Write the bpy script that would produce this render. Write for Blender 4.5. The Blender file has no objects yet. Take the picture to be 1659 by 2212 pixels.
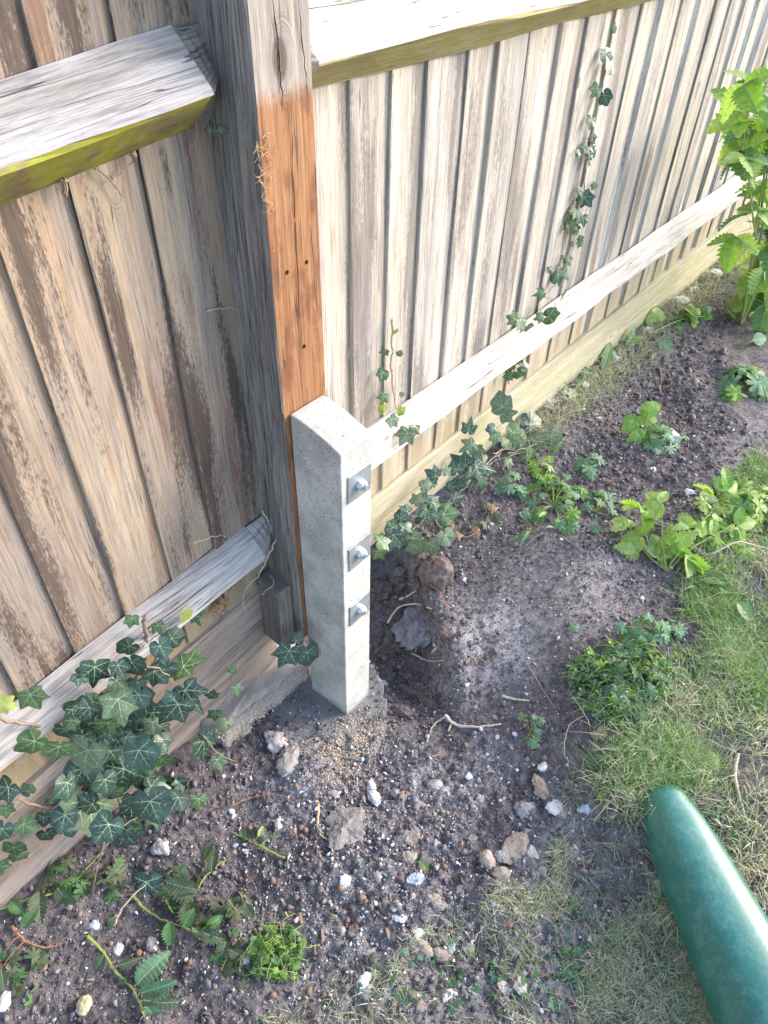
import bpy, math, random
import numpy as np
from mathutils import Vector, Matrix
R = math.radians
sc = bpy.context.scene
col = sc.collection

# ------------------------------------------------------------------ camera
F_PX, CX, CY, HC = 1600.0, 829.5, 1106.0, 1.5
M = np.array([[0.644283, -0.764488, 0.0211], [0.511906, 0.450834, 0.731246], [-0.568541, -0.460332, 0.681826]])
def _setup():
    global M
    nad = (781.0, 2820.0); az = R(39.0)
    dn = np.array([(nad[0]-CX)/F_PX, -(nad[1]-CY)/F_PX, -1.0]); dn /= np.linalg.norm(dn); U = -dn
    F = np.array([0, 0, -1.0]); F = F-U*np.dot(F, U); F /= np.linalg.norm(F); Rr = np.cross(F, U)
    X = F*math.cos(az)+Rr*math.sin(az); Y = np.cross(U, X)
    M = np.array([X, Y, U])
_setup()
cam = bpy.data.cameras.new('camera'); co = bpy.data.objects.new('camera', cam); col.objects.link(co)
cam.sensor_fit = 'AUTO'; cam.sensor_width = 36; cam.lens = 36*F_PX/2212.0
cam.clip_start = 0.02; cam.clip_end = 500
mw = Matrix([list(M[0])+[0], list(M[1])+[0], list(M[2])+[HC], [0, 0, 0, 1]])
co.matrix_world = mw
sc.camera = co
# ------------------------------------------------------------------ sky + sun
SUN = Vector((0.78, -0.46, 0.46)).normalized()
w = bpy.data.worlds.new('World'); sc.world = w; w.use_nodes = True
nt = w.node_tree; nt.nodes.clear()
sky = nt.nodes.new('ShaderNodeTexSky'); sky.sky_type = 'NISHITA'; sky.sun_disc = False
sky.sun_elevation = math.asin(SUN.z); sky.sun_rotation = math.atan2(SUN.x, SUN.y)
sky.air_density = 1.0; sky.dust_density = 1.5; sky.ozone_density = 1.0
bg = nt.nodes.new('ShaderNodeBackground'); bg.inputs[1].default_value = 0.15
wo = nt.nodes.new('ShaderNodeOutputWorld')
nt.links.new(sky.outputs[0], bg.inputs[0]); nt.links.new(bg.outputs[0], wo.inputs[0])
sl = bpy.data.lights.new('sun', 'SUN'); sl.energy = 1.05; sl.angle = R(24); sl.color = (1.0, 0.93, 0.82)
so = bpy.data.objects.new('sun', sl); col.objects.link(so)
so.rotation_euler = (-SUN).to_track_quat('-Z', 'Y').to_euler(); so.location = (2, -3, 5)
sc.view_settings.view_transform = 'Standard'; sc.view_settings.look = 'None'
sc.view_settings.gamma = 1.0; sc.view_settings.exposure = 2.0

# ------------------------------------------------------------------ measuring helpers
O = np.array([0, 0, HC])
def ray(x, y): return M @ np.array([(x-CX)/F_PX, -(y-CY)/F_PX, -1.0])
def on(ax, v, x, y):
    d = ray(x, y); return O + d*(v-O[ax])/d[ax]
def onY(v, x, y): return on(1, v, x, y)
def px_of(p):
    c = M.T @ (np.asarray(p, float)-O); return CX+F_PX*c[0]/-c[2], CY-F_PX*c[1]/-c[2]
def mpp(p):
    c = M.T @ (np.asarray(p, float)-O); return -c[2]/F_PX         # metres per px unit at p
def idir(a):                                                     # image direction (deg, 90 = up) in world
    return M @ np.array([math.cos(R(a)), math.sin(R(a)), 0.0])
TOCAM = M @ np.array([0, 0, 1.0])
def nrm(v): v = np.asarray(v, float); return v/max(np.linalg.norm(v), 1e-9)

# ------------------------------------------------------------------ noise + terrain
_rs = np.random.RandomState(11); _T = _rs.rand(256, 256)
def vn(x, y):
    xi = np.floor(x).astype(int); yi = np.floor(y).astype(int); fx = x-xi; fy = y-yi
    fx = fx*fx*(3-2*fx); fy = fy*fy*(3-2*fy)
    a = _T[xi & 255, yi & 255]; b = _T[(xi+1) & 255, yi & 255]; c = _T[xi & 255, (yi+1) & 255]; d = _T[(xi+1) & 255, (yi+1) & 255]
    return (a*(1-fx)+b*fx)*(1-fy)+(c*(1-fx)+d*fx)*fy - 0.5
def fbm(x, y, f, o=4, g=0.5):
    s = 0; a = 1
    for i in range(o):
        s = s+a*vn(x*f+17.3*i, y*f+5.1*i); f *= 2.03; a *= g
    return s
def ss(a, b, t):
    t = np.clip((t-a)/(b-a), 0, 1); return t*t*(3-2*t)
def base_h(x, y):
    t = (x-0.775)*0.838-(y-0.38)*0.545
    steep = ss(0.40, 0.55, y)
    h = 0.085*(ss(0.0, 0.045, t)*steep+ss(-0.05, 0.35, t)*(1-steep)) + 0.05*ss(0.04, 0.45, t)
    h = h*(0.65+0.35*ss(-0.2, 0.4, y))
    h = h+0.05*ss(0.60, 0.83, y)*ss(0.95, 1.15, x)
    h = h+0.03*ss(0.6, 0.82, y)*(1-ss(0.3, 0.5, x))
    h = h-0.075*np.exp(-(((x-0.865)/0.085)**2+((y-0.66)/0.14)**2))
    h = h+0.02*np.exp(-(((x-0.50)/0.06)**2+((y-0.62)/0.06)**2))
    h = h-0.015*np.exp(-(((x-0.62)/0.09)**2+((y-0.50)/0.05)**2))
    # crumbling lip of the dug pit
    h = h+0.02*np.exp(-((t-0.06)/0.035)**2)*steep*(1-ss(0.8, 0.9, y))
    return h
def lawniness(x, y):
    """0 on bare earth, 1 in the lawn"""
    n = fbm(x, y, 6, 3)*0.10
    d = (x-1.02)*0.35-(y-0.03)*0.93 + n
    return ss(0.0, 0.16, d)*ss(0.52, 0.72, x+0.25*n)
def h_at(x, y):
    x = np.asarray(x, float); y = np.asarray(y, float)
    k = 1-0.6*lawniness(x, y)
    r = fbm(x+3, y+9, 7, 3)*0.022+np.abs(fbm(x, y, 28, 4, .6))*0.012*k+np.abs(fbm(x+7, y, 95, 3, .6))*0.006*k
    smooth = 1-0.75*np.exp(-(((x-1.15)/0.22)**2+((y-0.42)/0.2)**2))
    rub_ = np.exp(-(((x-0.50)/0.30)**2+((y-0.30)/0.28)**2))
    r = r+rub_*(np.abs(fbm(x+1, y+2, 18, 4, .7))*.016+np.maximum(fbm(x+4, y+8, 45, 2)-.12, 0)*.025)
    collar = 1-0.9*np.exp(-(((x-0.69)/0.115)**2+((y-0.60)/0.12)**2)**2)
    return base_h(x, y)+(r-0.012)*smooth*collar
def gp(px, py, up=0.0):
    z = 0.05
    for i in range(12):
        p = on(2, z, px, py); z = 0.5*z+0.5*float(h_at(p[0], p[1]))
    p = on(2, z, px, py); p[2] = float(h_at(p[0], p[1]))+up
    return p

# ------------------------------------------------------------------ object helpers
def setp(o, label=None, cat=None, group=None, kind=None):
    if label: o['label'] = label
    if cat: o['category'] = cat
    if group: o['group'] = group
    if kind: o['kind'] = kind
    return o
def empty(name, loc, label, cat, group=None):
    o = bpy.data.objects.new(name, None); col.objects.link(o); o.location = loc; o.empty_display_size = .02
    return setp(o, label, cat, group)
class MB:
    def __init__(s): s.v = []; s.f = []; s.m = []; s.uv = []
    def add(s, vs, fs, m=0, uvs=None):
        k = len(s.v); s.v.extend([tuple(map(float, q)) for q in vs])
        for i, f in enumerate(fs):
            s.f.append([a+k for a in f]); s.m.append(m if isinstance(m, int) else m[i])
            s.uv.append(uvs[i] if uvs is not None else None)
    def build(s, name, mats, parent=None, smooth=False, uv=False, loc=None):
        me = bpy.data.meshes.new(name)
        off = np.array(loc if loc is not None else (0, 0, 0), float)
        if parent is not None and loc is None: off = np.array(parent.location)
        V = np.array(s.v, float).reshape(-1, 3)-off
        me.from_pydata(V.tolist(), [], s.f)
        for m in (mats if isinstance(mats, (list, tuple)) else [mats]): me.materials.append(m)
        me.polygons.foreach_set('material_index', s.m)
        if smooth: me.polygons.foreach_set('use_smooth', [True]*len(s.f))
        if uv:
            L = me.uv_layers.new(name='UVMap'); arr = []
            for i, f in enumerate(s.f):
                u = s.uv[i]
                arr.extend(u if u is not None else [(0, 0)]*len(f))
            L.data.foreach_set('uv', np.array(arr, float).ravel())
        me.update()
        o = bpy.data.objects.new(name, me); col.objects.link(o)
        if parent is not None: o.parent = parent
        else: o.location = off
        return o
rnd = random.Random(5)
# swept beam with grain-following UVs. sec: list of (a,b) offsets ; frames at A,B
def beam(mb, sec, A, B, ea, eb, mats=0, n=10, jit=0.0006, uv0=None, secB=None, bow=(0, 0), endm=None, rough_end=0.0):
    A = np.array(A, float); B = np.array(B, float); ea = nrm(ea); eb = nrm(eb); L = np.linalg.norm(B-A)
    u0, v0 = uv0 if uv0 is not None else (rnd.uniform(0, 30), rnd.uniform(0, 30))
    k = len(sec); per = [0]
    for i in range(k):
        a = sec[i]; b = sec[(i+1) % k]; per.append(per[-1]+math.hypot(a[0]-b[0], a[1]-b[1]))
    vs = []
    ph = rnd.uniform(0, 9)
    for r in range(n+1):
        t = r/n; P = A+(B-A)*t
        bo = math.sin(math.pi*t)
        for i in range(k):
            s = sec[i] if secB is None else (sec[i][0]*(1-t)+secB[i][0]*t, sec[i][1]*(1-t)+secB[i][1]*t)
            j1 = jit*math.sin(ph+i*2.1+t*L*11)+rnd.gauss(0, jit*.25); j2 = jit*math.cos(ph+i*1.3+t*L*9)
            q = P+ea*(s[0]+j1+bow[0]*bo)+eb*(s[1]+j2+bow[1]*bo)
            if rough_end and r in (0, n): q = q+nrm(B-A)*rnd.uniform(-rough_end, rough_end)
            vs.append(q)
    fs = []; uvs = []; ms = []
    for r in range(n):
        for i in range(k):
            j = (i+1) % k
            fs.append((r*k+i, r*k+j, (r+1)*k+j, (r+1)*k+i))
            va = v0+L*r/n; vb = v0+L*(r+1)/n
            uvs.append([(u0+per[i], va), (u0+per[i+1], va), (u0+per[i+1], vb), (u0+per[i], vb)])
            ms.append(mats if isinstance(mats, int) else mats[i])
    e = endm if endm is not None else (mats if isinstance(mats, int) else mats[0])
    fs.append(tuple(range(k))[::-1]); uvs.append([(u0+sec[i][0]+7, v0+sec[i][1]*.2) for i in range(k)][::-1]); ms.append(e)
    fs.append(tuple(n*k+i for i in range(k))); uvs.append([(u0+sec[i][0]+9, v0+sec[i][1]*.2) for i in range(k)]); ms.append(e)
    mb.add(vs, fs, ms, uvs)
def boxsec(x0, x1, y0, y1, c=0.002):
    return [(x0+c, y0), (x1-c, y0), (x1, y0+c), (x1, y1-c), (x1-c, y1), (x0+c, y1), (x0, y1-c), (x0, y0+c)]
def tube(mb, pts, r, seg=6, m=0, taper=True, wob=0.0, endr=.35):
    pts = [np.array(p, float) for p in pts]; N = len(pts); vs = []; fs = []
    for i, p in enumerate(pts):
        d = nrm(pts[min(i+1, N-1)]-pts[max(i-1, 0)]); a = np.array([0, 0, 1.]) if abs(d[2]) < .9 else np.array([1., 0, 0])
        e1 = nrm(np.cross(d, a)); e2 = np.cross(d, e1); t = i/max(N-1, 1)
        rr = (r[i] if isinstance(r, (list, tuple)) else (r*(1-(1-endr)*t) if taper else r))*(1+wob*rnd.uniform(-1, 1))
        for k in range(seg):
            an = 2*math.pi*k/seg; vs.append(p+(e1*math.cos(an)+e2*math.sin(an))*rr)
    for i in range(N-1):
        for k in range(seg):
            l = (k+1) % seg; fs.append((i*seg+k, i*seg+l, (i+1)*seg+l, (i+1)*seg+k))
    fs.append(tuple(range(seg))[::-1]); fs.append(tuple((N-1)*seg+k for k in range(seg)))
    mb.add(vs, fs, m)
def curve(pts, n=4, wig=0.0):
    pts = [np.array(p, float) for p in pts]; out = []
    P = [pts[0]]+pts+[pts[-1]]
    for i in range(1, len(P)-2):
        for k in range(n):
            t = k/n; a, b, c, d = P[i-1], P[i], P[i+1], P[i+2]
            out.append(.5*((2*b)+(-a+c)*t+(2*a-5*b+4*c-d)*t*t+(-a+3*b-3*c+d)*t**3)+np.array([rnd.gauss(0, wig) for _ in range(3)]))
    out.append(pts[-1]); return out

# ------------------------------------------------------------------ material helpers
class NT:
    def __init__(s, name):
        s.mat = bpy.data.materials.new(name); s.mat.use_nodes = True; s.t = s.mat.node_tree; s.t.nodes.clear()
        s.out = s.n('ShaderNodeOutputMaterial'); s.b = s.n('ShaderNodeBsdfPrincipled'); s.l(s.b.outputs[0], s.out.inputs[0])
    def n(s, t, **k):
        x = s.t.nodes.new(t)
        for a, b in k.items(): setattr(x, a, b)
        return x
    def l(s, a, b): s.t.links.new(a, b)
    def put(s, v, sock):
        if isinstance(v, (int, float)): sock.default_value = v
        elif isinstance(v, tuple): sock.default_value = v if len(v) != 3 or sock.type == 'VECTOR' else (*v, 1)
        else: s.l(v, sock)
    def m(s, op, a, b=0.0, c=None):
        x = s.n('ShaderNodeMath', operation=op); s.put(a, x.inputs[0]); s.put(b, x.inputs[1])
        if c is not None: s.put(c, x.inputs[2])
        return x.outputs[0]
    def comb(s, a, b, c=0.0):
        x = s.n('ShaderNodeCombineXYZ'); s.put(a, x.inputs[0]); s.put(b, x.inputs[1]); s.put(c, x.inputs[2]); return x.outputs[0]
    def noise(s, vec, scale=1, detail=3, rough=.5, w=None, dist=0.0):
        x = s.n('ShaderNodeTexNoise')
        if w is not None: x.noise_dimensions = '4D'; s.put(w, x.inputs['W'])
        s.l(vec, x.inputs['Vector']); x.inputs['Scale'].default_value = scale; x.inputs['Detail'].default_value = detail
        x.inputs['Roughness'].default_value = rough; x.inputs['Distortion'].default_value = dist
        return x.outputs[0]
    def vor(s, vec, scale=1, feat='F1', rnd=1.0):
        x = s.n('ShaderNodeTexVoronoi', feature=feat); s.l(vec, x.inputs['Vector']); x.inputs['Scale'].default_value = scale
        x.inputs['Randomness'].default_value = rnd; return x
    def mr(s, v, a, b, c=0.0, d=1.0, smooth=True):
        x = s.n('ShaderNodeMapRange'); x.interpolation_type = 'SMOOTHSTEP' if smooth else 'LINEAR'
        s.put(v, x.inputs[0])
        for i, q in enumerate((a, b, c, d)): s.put(q, x.inputs[i+1])
        return x.outputs[0]
    def mix(s, f, a, b, mode='MIX'):
        x = s.n('ShaderNodeMix', data_type='RGBA', blend_type=mode); s.put(f, x.inputs[0]); s.put(a, x.inputs[6]); s.put(b, x.inputs[7]); return x.outputs[2]
    def bump(s, h, dist=0.001, st=1.0, nrm=None):
        x = s.n('ShaderNodeBump'); s.l(h, x.inputs['Height']); x.inputs['Distance'].default_value = dist; x.inputs['Strength'].default_value = st
        if nrm is not None: s.l(nrm, x.inputs['Normal'])
        return x.outputs[0]
    def geo(s): return s.n('ShaderNodeNewGeometry')
    def fin(s, colr, rough=.8, normal=None, spec=.3):
        s.put(colr, s.b.inputs['Base Color']); s.put(rough, s.b.inputs['Roughness']); s.b.inputs['Specular IOR Level'].default_value = spec
        if normal is not None: s.l(normal, s.b.inputs['Normal'])
        return s.mat

def wood(name, tan, grey, pale, dark, red, stain=.5, redamt=.5, paleamt=.5, algae=0.0, algc=(.22, .22, .03), crack=.5, grain=1.0,
         knots=True, kp=None, top=None, bump=1.0, rough=.85, foot=0.0):
    T = NT(name); uvn = T.n('ShaderNodeUVMap'); sp = T.n('ShaderNodeSeparateXYZ'); T.l(uvn.outputs[0], sp.inputs[0])
    u, v = sp.outputs[0], sp.outputs[1]; g = T.geo(); isl = g.outputs['Random Per Island']; W = T.m('MULTIPLY', isl, 37.0)
    wob = T.noise(T.comb(T.m('MULTIPLY', u, 5.0), T.m('MULTIPLY', v, 1.6)), 1, 2, .5, W)
    wm = T.m('MULTIPLY', T.m('SUBTRACT', wob, .5), .018)
    u2 = T.m('ADD', u, wm)
    kmask = None
    gcoord = T.m('MULTIPLY', u2, 260.0)
    if knots:
        vx = T.vor(T.comb(T.m('MULTIPLY', u, 13.0), T.m('MULTIPLY', v, 5.0)), 1.0)
        vs2 = T.n('ShaderNodeSeparateColor'); T.l(vx.outputs['Color'], vs2.inputs[0])
        en = T.mr(vs2.outputs[0], .70, .72); sz = T.m('MULTIPLY_ADD', vs2.outputs[1], .7, .5)
        d = T.m('DIVIDE', vx.outputs['Distance'], sz)
        near = T.m('MULTIPLY', T.mr(d, .34, .06), en)
        kmask = T.m('MULTIPLY', T.mr(d, .085, .05), en)
        gcoord = T.m('ADD', gcoord, T.m('MULTIPLY', near, T.m('MULTIPLY', d, 90.0)))
        khalo = T.m('MULTIPLY', T.mr(d, .24, .09), en)
        kcore = T.m('MULTIPLY', T.mr(d, .04, .01), en)
    if kp is not None:                                    # one explicit big knot at (u,v) with radii
        du = T.m('DIVIDE', T.m('SUBTRACT', u, kp[0]), kp[2]); dv = T.m('DIVIDE', T.m('SUBTRACT', v, kp[1]), kp[3])
        d2 = T.m('SQRT', T.m('ADD', T.m('MULTIPLY', du, du), T.m('MULTIPLY', dv, dv)))
        kk = T.mr(d2, 1.15, .75); nn2 = T.mr(d2, 2.2, .9)
        gcoord = T.m('ADD', gcoord, T.m('MULTIPLY', nn2, T.m('MULTIPLY', d2, 9.0)))
    gv = T.comb(gcoord, T.m('MULTIPLY', v, 13.0))
    fine = T.noise(gv, 1, 4, .62, W)
    mid = T.noise(T.comb(T.m('MULTIPLY', u2, 75.0), T.m('MULTIPLY', v, 2.4)), 1, 3, .55, W)
    streak = T.noise(T.comb(T.m('MULTIPLY', u2, 19.0), T.m('MULTIPLY', v, 1.9)), 1, 3, .5, T.m('ADD', W, 3.0))
    streak2 = T.noise(T.comb(T.m('MULTIPLY', u2, 24.0), T.m('MULTIPLY', v, 1.9)), 1, 3, .5, T.m('ADD', W, 9.0))
    streak3 = T.noise(T.comb(T.m('MULTIPLY', u2, 17.0), T.m('MULTIPLY', v, 1.5)), 1, 2, .5, T.m('ADD', W, 15.0))
    spk = T.noise(T.comb(T.m('MULTIPLY', u, 330.0), T.m('MULTIPLY', v, 70.0)), 1, 4, .8)
    spk2 = T.m('MULTIPLY', T.m('SUBTRACT', spk, .5), .42)
    c = T.mix(T.mr(T.m('ADD', mid, T.m('MULTIPLY', spk2, .6)), .38, .62), grey, tan)
    c = T.mix(T.m('MULTIPLY', T.mr(T.m('ADD', streak3, spk2), .5, .68), paleamt), c, pale)
    c = T.mix(T.m('MULTIPLY', T.mr(T.m('ADD', streak2, T.m('MULTIPLY', spk2, .8)), .52, .66), redamt), c, red)
    c = T.mix(T.m('MULTIPLY', T.mr(T.m('ADD', streak, spk2), .515, .60), stain), c, dark)
    if knots:
        c = T.mix(T.m('MULTIPLY', khalo, .55), c, pale)
        c = T.mix(T.m('MULTIPLY', kmask, .75), c, tuple(x*.55 for x in grey))
        c = T.mix(kcore, c, (.03, .025, .022))
    # overall per-board tone
    c = T.mix(1.0, c, T.mix(isl, (.86, .86, .88), (1.12, 1.08, 1.02)), 'MULTIPLY')
    gf = T.mr(fine, .3, .62, 1.0-.30*grain, 1.07)
    gm = T.n('ShaderNodeCombineColor'); [T.l(gf, gm.inputs[i]) for i in range(3)]
    c = T.mix(1.0, c, gm.outputs[0], 'MULTIPLY')
    if algae > 0:
        al = T.noise(g.outputs['Position'], 14, 5, .65)
        c = T.mix(T.m('MULTIPLY', T.mr(al, .36, .56), algae), c, T.mix(T.noise(g.outputs['Position'], 60, 3), algc, tuple(x*1.7 for x in algc)))
    if foot > 0:                                          # green-yellow damp staining, low on the board
        ps = T.n('ShaderNodeSeparateXYZ'); T.l(g.outputs['Position'], ps.inputs[0])
        fz = T.m('MULTIPLY', T.mr(T.m('ADD', ps.outputs[2], T.m('MULTIPLY', spk2, .4)), .52, .34), foot)
        c = T.mix(T.m('MULTIPLY', fz, .8), c, (.40, .32, .19))
    if top is not None:                                   # freshly cleaned orange timber below a ragged line
        zl, ocol, oc2 = top
        lim = T.noise(T.comb(T.m('MULTIPLY', u, 60.0), 0.0), 1, 2)
        vv = T.m('ADD', v, T.m('MULTIPLY', T.m('SUBTRACT', lim, .5), .035))
        f = T.mr(T.m('ADD', vv, T.m('MULTIPLY', T.m('SUBTRACT', spk, .5), .04)), zl+.014, zl-.016)
        oc = T.mix(T.mr(mid, .35, .65), ocol, oc2)
        rp = T.noise(T.comb(T.m('MULTIPLY', u, 26.0), T.m('MULTIPLY', v, 9.0)), 1, 4, .6)
        oc = T.mix(T.m('MULTIPLY', T.mr(rp, .48, .62), .6), oc, (.16, .06, .035))
        oc = T.mix(T.m('MULTIPLY', T.mr(spk, .66, .76), .6), oc, (.62, .42, .28))
        oc = T.mix(T.mr(T.noise(T.comb(T.m('MULTIPLY', u, 300.0), T.m('MULTIPLY', v, 160.0)), 1, 1), .77, .80), oc, (.6, .46, .36))
        oc = T.mix(1.0, oc, gm.outputs[0], 'MULTIPLY')
        c = T.mix(f, c, oc)
    if kp is not None:
        c = T.mix(T.m('MULTIPLY', T.mr(d2, 1.9, 1.1), .55), c, tuple(x*.8 for x in grey))
        c = T.mix(T.m('MULTIPLY', kk, .85), c, T.mix(T.mr(T.noise(T.comb(T.m('MULTIPLY', d2, 7.0), 0.0), 1, 2), .4, .6), (.085, .055, .045), (.17, .12, .10)))
    ck = T.noise(T.comb(T.m('MULTIPLY', u2, 95.0), T.m('MULTIPLY', v, 2.0)), 1, 1, .5, T.m('ADD', W, 21.0))
    ckb = T.m('ABSOLUTE', T.m('SUBTRACT', ck, .5))
    ckl = T.noise(T.comb(T.m('MULTIPLY', u, 14.0), T.m('MULTIPLY', v, 4.0)), 1, 1, .5, T.m('ADD', W, 31.0))
    crk = T.m('MULTIPLY', T.mr(ckb, .0085, .002), T.mr(ckl, .60-.12*crack, .66-.12*crack))
    crk = T.m('MULTIPLY', crk, min(1, crack*1.5))
    c = T.mix(T.m('MULTIPLY', crk, .75), c, (.07, .06, .06))
    hgt = T.m('SUBTRACT', T.m('ADD', fine, T.m('MULTIPLY', spk, .3)), T.m('MULTIPLY', crk, 2.0))
    return T.fin(c, rough, T.bump(hgt, .0011*bump), .25)

W_BOARD_L = wood('weathered board', (.37, .275, .20), (.285, .24, .215), (.48, .395, .29), (.10, .074, .062), (.21, .12, .088), .92, .85, .55, foot=.75)
W_BOARD_R = wood('bleached board', (.52, .47, .41), (.38, .35, .34), (.74, .68, .58), (.21, .185, .172), (.31, .26, .225), .85, .45, .85, foot=.8)
W_RAIL = wood('silvered rail', (.42, .40, .395), (.34, .33, .34), (.50, .485, .48), (.24, .215, .20), (.40, .34, .29), .45, .3, .6, crack=1.1, grain=1.5)
W_RAIL_R = wood('bleached rail', (.66, .61, .56), (.54, .50, .475), (.76, .72, .68), (.36, .32, .29), (.52, .44, .37), .35, .3, .7, crack=1.0, grain=1.2)
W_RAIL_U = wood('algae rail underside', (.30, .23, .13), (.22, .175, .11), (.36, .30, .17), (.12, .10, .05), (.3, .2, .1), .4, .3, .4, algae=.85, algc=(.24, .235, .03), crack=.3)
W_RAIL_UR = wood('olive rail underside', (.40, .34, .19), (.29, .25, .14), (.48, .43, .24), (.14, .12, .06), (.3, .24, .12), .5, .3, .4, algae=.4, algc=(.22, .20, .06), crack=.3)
W_POSTF = wood('post front', (.40, .34, .30), (.28, .25, .245), (.46, .40, .36), (.14, .12, .115), (.3, .22, .18), .35, .3, .3, crack=1.0, knots=False,
               kp=(.043, 1.289, .0125, .024), top=(1.252, (.29, .135, .065), (.37, .19, .098)))
W_POSTS = wood('post side', (.31, .28, .26), (.225, .21, .21), (.39, .36, .34), (.11, .10, .105), (.2, .16, .14), .5, .2, .5, crack=1.4, grain=1.8, knots=False,
               kp=(.03+.2, 1.32, .012, .026), bump=1.6)
W_GRAV_L = wood('gravel board', (.40, .32, .27), (.30, .26, .25), (.50, .43, .38), (.19, .145, .115), (.33, .22, .16), .5, .4, .5, crack=.8, grain=1.2)
W_GRAV_R = wood('damp gravel board', (.54, .48, .38), (.42, .38, .31), (.66, .60, .50), (.23, .20, .15), (.42, .32, .22), .45, .3, .5, algae=.5, algc=(.30, .29, .16), crack=.3)
W_CLEAT = wood('grey cleat', (.27, .235, .20), (.19, .175, .165), (.34, .30, .26), (.11, .095, .085), (.2, .15, .12), .4, .3, .4, crack=.9, knots=False)

# ------------------------------------------------------------------ FENCE
def board_mesh(edges, gaps, z0f, z1, zt, flat=1.0):
    mb = MB()
    for i in range(len(edges)-1):
        x0, x1 = edges[i], edges[i+1]
        gp_ = gaps.get(i)
        over = 0.012 if gp_ is None else -gp_
        th = rnd.uniform(.0085, .0125); xe = x1+over
        yb = .833+rnd.uniform(-.001, .0015)
        # section: a = x, b = y
        fr = .0135*flat
        sec = [(0, 0), (.003, -.0006), (xe-x0, fr-.002), (xe-x0, fr+.003), (.02, .0145), (0, .0145)]
        lean = rnd.uniform(-.003, .003)
        z0 = z0f(.5*(x0+x1))+rnd.uniform(0, .004)
        bow = (rnd.uniform(-.002, .002), rnd.uniform(-.0015, .0015))
        if gp_ is not None: bow = (-.0015, 0)
        beam(mb, sec, (x0, yb, z0), (x0+lean, yb+rnd.uniform(-.002, .002), zt), (1, 0, 0), (0, 1, 0), 0, 16, .0007, bow=bow)
    return mb
edL = [-1.30+.104*i for i in range(12)]+[-.052, .045, .143, .243, .342, .44, .539, .654]
edR = [.757, .918, 1.016, 1.112, 1.226, 1.321, 1.427, 1.544, 1.652, 1.771, 1.903]
pitch = [.112, .118, .115, .12, .11, .118, .122, .112, .12, .118, .112, .12, .115, .118, .118, .115]
gapsR = {}
for i, p in enumerate(pitch):
    edR.append(edR[-1]+p)
for i in (10, 12, 15, 16, 17, 19, 20, 22): gapsR[i] = [.015, .019, .023][i % 3]
gapsR = {k: v for k, v in gapsR.items() if k < len(edR)-2}

fl = empty('wooden_fence', (-.3, .83, 0), 'timber fence panel left of the post, brown streaked boards behind a mossy upper rail', 'fence')
board_mesh(edL, {}, lambda x: .335+.0765*(x-.627)+.001, 0, 1.8, .68).build('board_panel', W_BOARD_L, fl, uv=True)
fr_ = empty('wooden_fence', (2.2, .83, 0), 'long bleached grey timber fence panel right of the post with light showing between boards', 'fence')
board_mesh(edR, gapsR, lambda x: .346-.003*abs(x-1.5)+(.012*math.exp(-((x-3.0)/.25)**2)), 0, 1.8, .66).build('board_panel', W_BOARD_R, fr_, uv=True)
# arris rails: section (a = toward viewer from the boards, b = up)
def arris(d=.056, up=.05, dn=.048, r=.004):
    return [(0, up), (.003, up+.001), (d-r, r*.9), (d, 0), (d-r*.6, -r), (.004, -dn), (0, -dn)]
def rail(mb, A, B, d=.056, up=.05, dn=.048, m=(0, 0, 0, 1, 1, 1, 0), n=30, taperB=True, taperA=False, uv0=None):
    s = arris(d, up, dn); t = [(a*.34, b*.95) for a, b in s]
    A = np.array(A, float); B = np.array(B, float); dd = nrm(B-A)
    a, b = A, B
    if taperB: b = B-dd*.042
    if taperA: a = A+dd*.042
    uv0 = uv0 or (rnd.uniform(0, 30), rnd.uniform(0, 30))
    ea, eb = (0, -1, 0), (0, 0, 1)
    beam(mb, s, a, b, ea, eb, list(m), n, .0022, uv0=uv0, endm=2)
    if taperB: beam(mb, s, b+dd*.0006, B+dd*.004, ea, eb, 2, 3, .0012, secB=t, uv0=uv0, endm=2)
    if taperA: beam(mb, t, A-dd*.004, a-dd*.0006, ea, eb, 2, 3, .0012, secB=s, uv0=uv0, endm=2)
def railobj(parent, A, B, mats, **k):
    mb = MB(); rail(mb, A, B, **k); return mb.build('arris_rail', mats, parent, uv=True)
yB = .8325
railobj(fl, (-1.3, yB, 1.105), (.654, yB, 1.268), [W_RAIL, W_RAIL_U, W_CLEAT], up=.056, dn=.052, d=.064)
railobj(fl, (-1.3, yB, .345+.04), (.654, yB, .474), [W_RAIL, W_GRAV_L, W_RAIL], d=.056, up=.045)
railobj(fr_, (.757, yB, 1.267), (3.74, yB, 1.262), [W_RAIL_R, W_RAIL_UR, W_RAIL_R], taperA=True, taperB=False, up=.056)
railobj(fr_, (.757, yB, .505), (3.74, yB, .511), [W_RAIL_R, W_RAIL_R, W_RAIL_R], taperA=True, taperB=False)
# gravel boards
def grav(parent, x0, x1, z0, z1, h, y, th, mat, taper=0.0):
    mb = MB(); s = [(0, -h+.003), (0, -.003), (.003, 0), (th, 0), (th, -h), (.003, -h)]
    s = s[::-1]
    beam(mb, s, (x0, y, z0), (x1, y, z1), (0, 1, 0), (0, 0, 1), 0, 40, .0012, uv0=(rnd.uniform(0, 9), rnd.uniform(0, 9)))
    return mb.build('gravel_board', mat, parent, uv=True)
grav(fl, -1.3, .654, .333-.0765*1.93, .333, .150, .8285, .026, W_GRAV_L)
grav(fl, -1.3, .654, .180-.0765*1.93, .180, .20, .835, .022, W_GRAV_L)
grav(fr_, .757, 3.74, .343, .333, .155, .8285, .026, W_GRAV_R)

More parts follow.
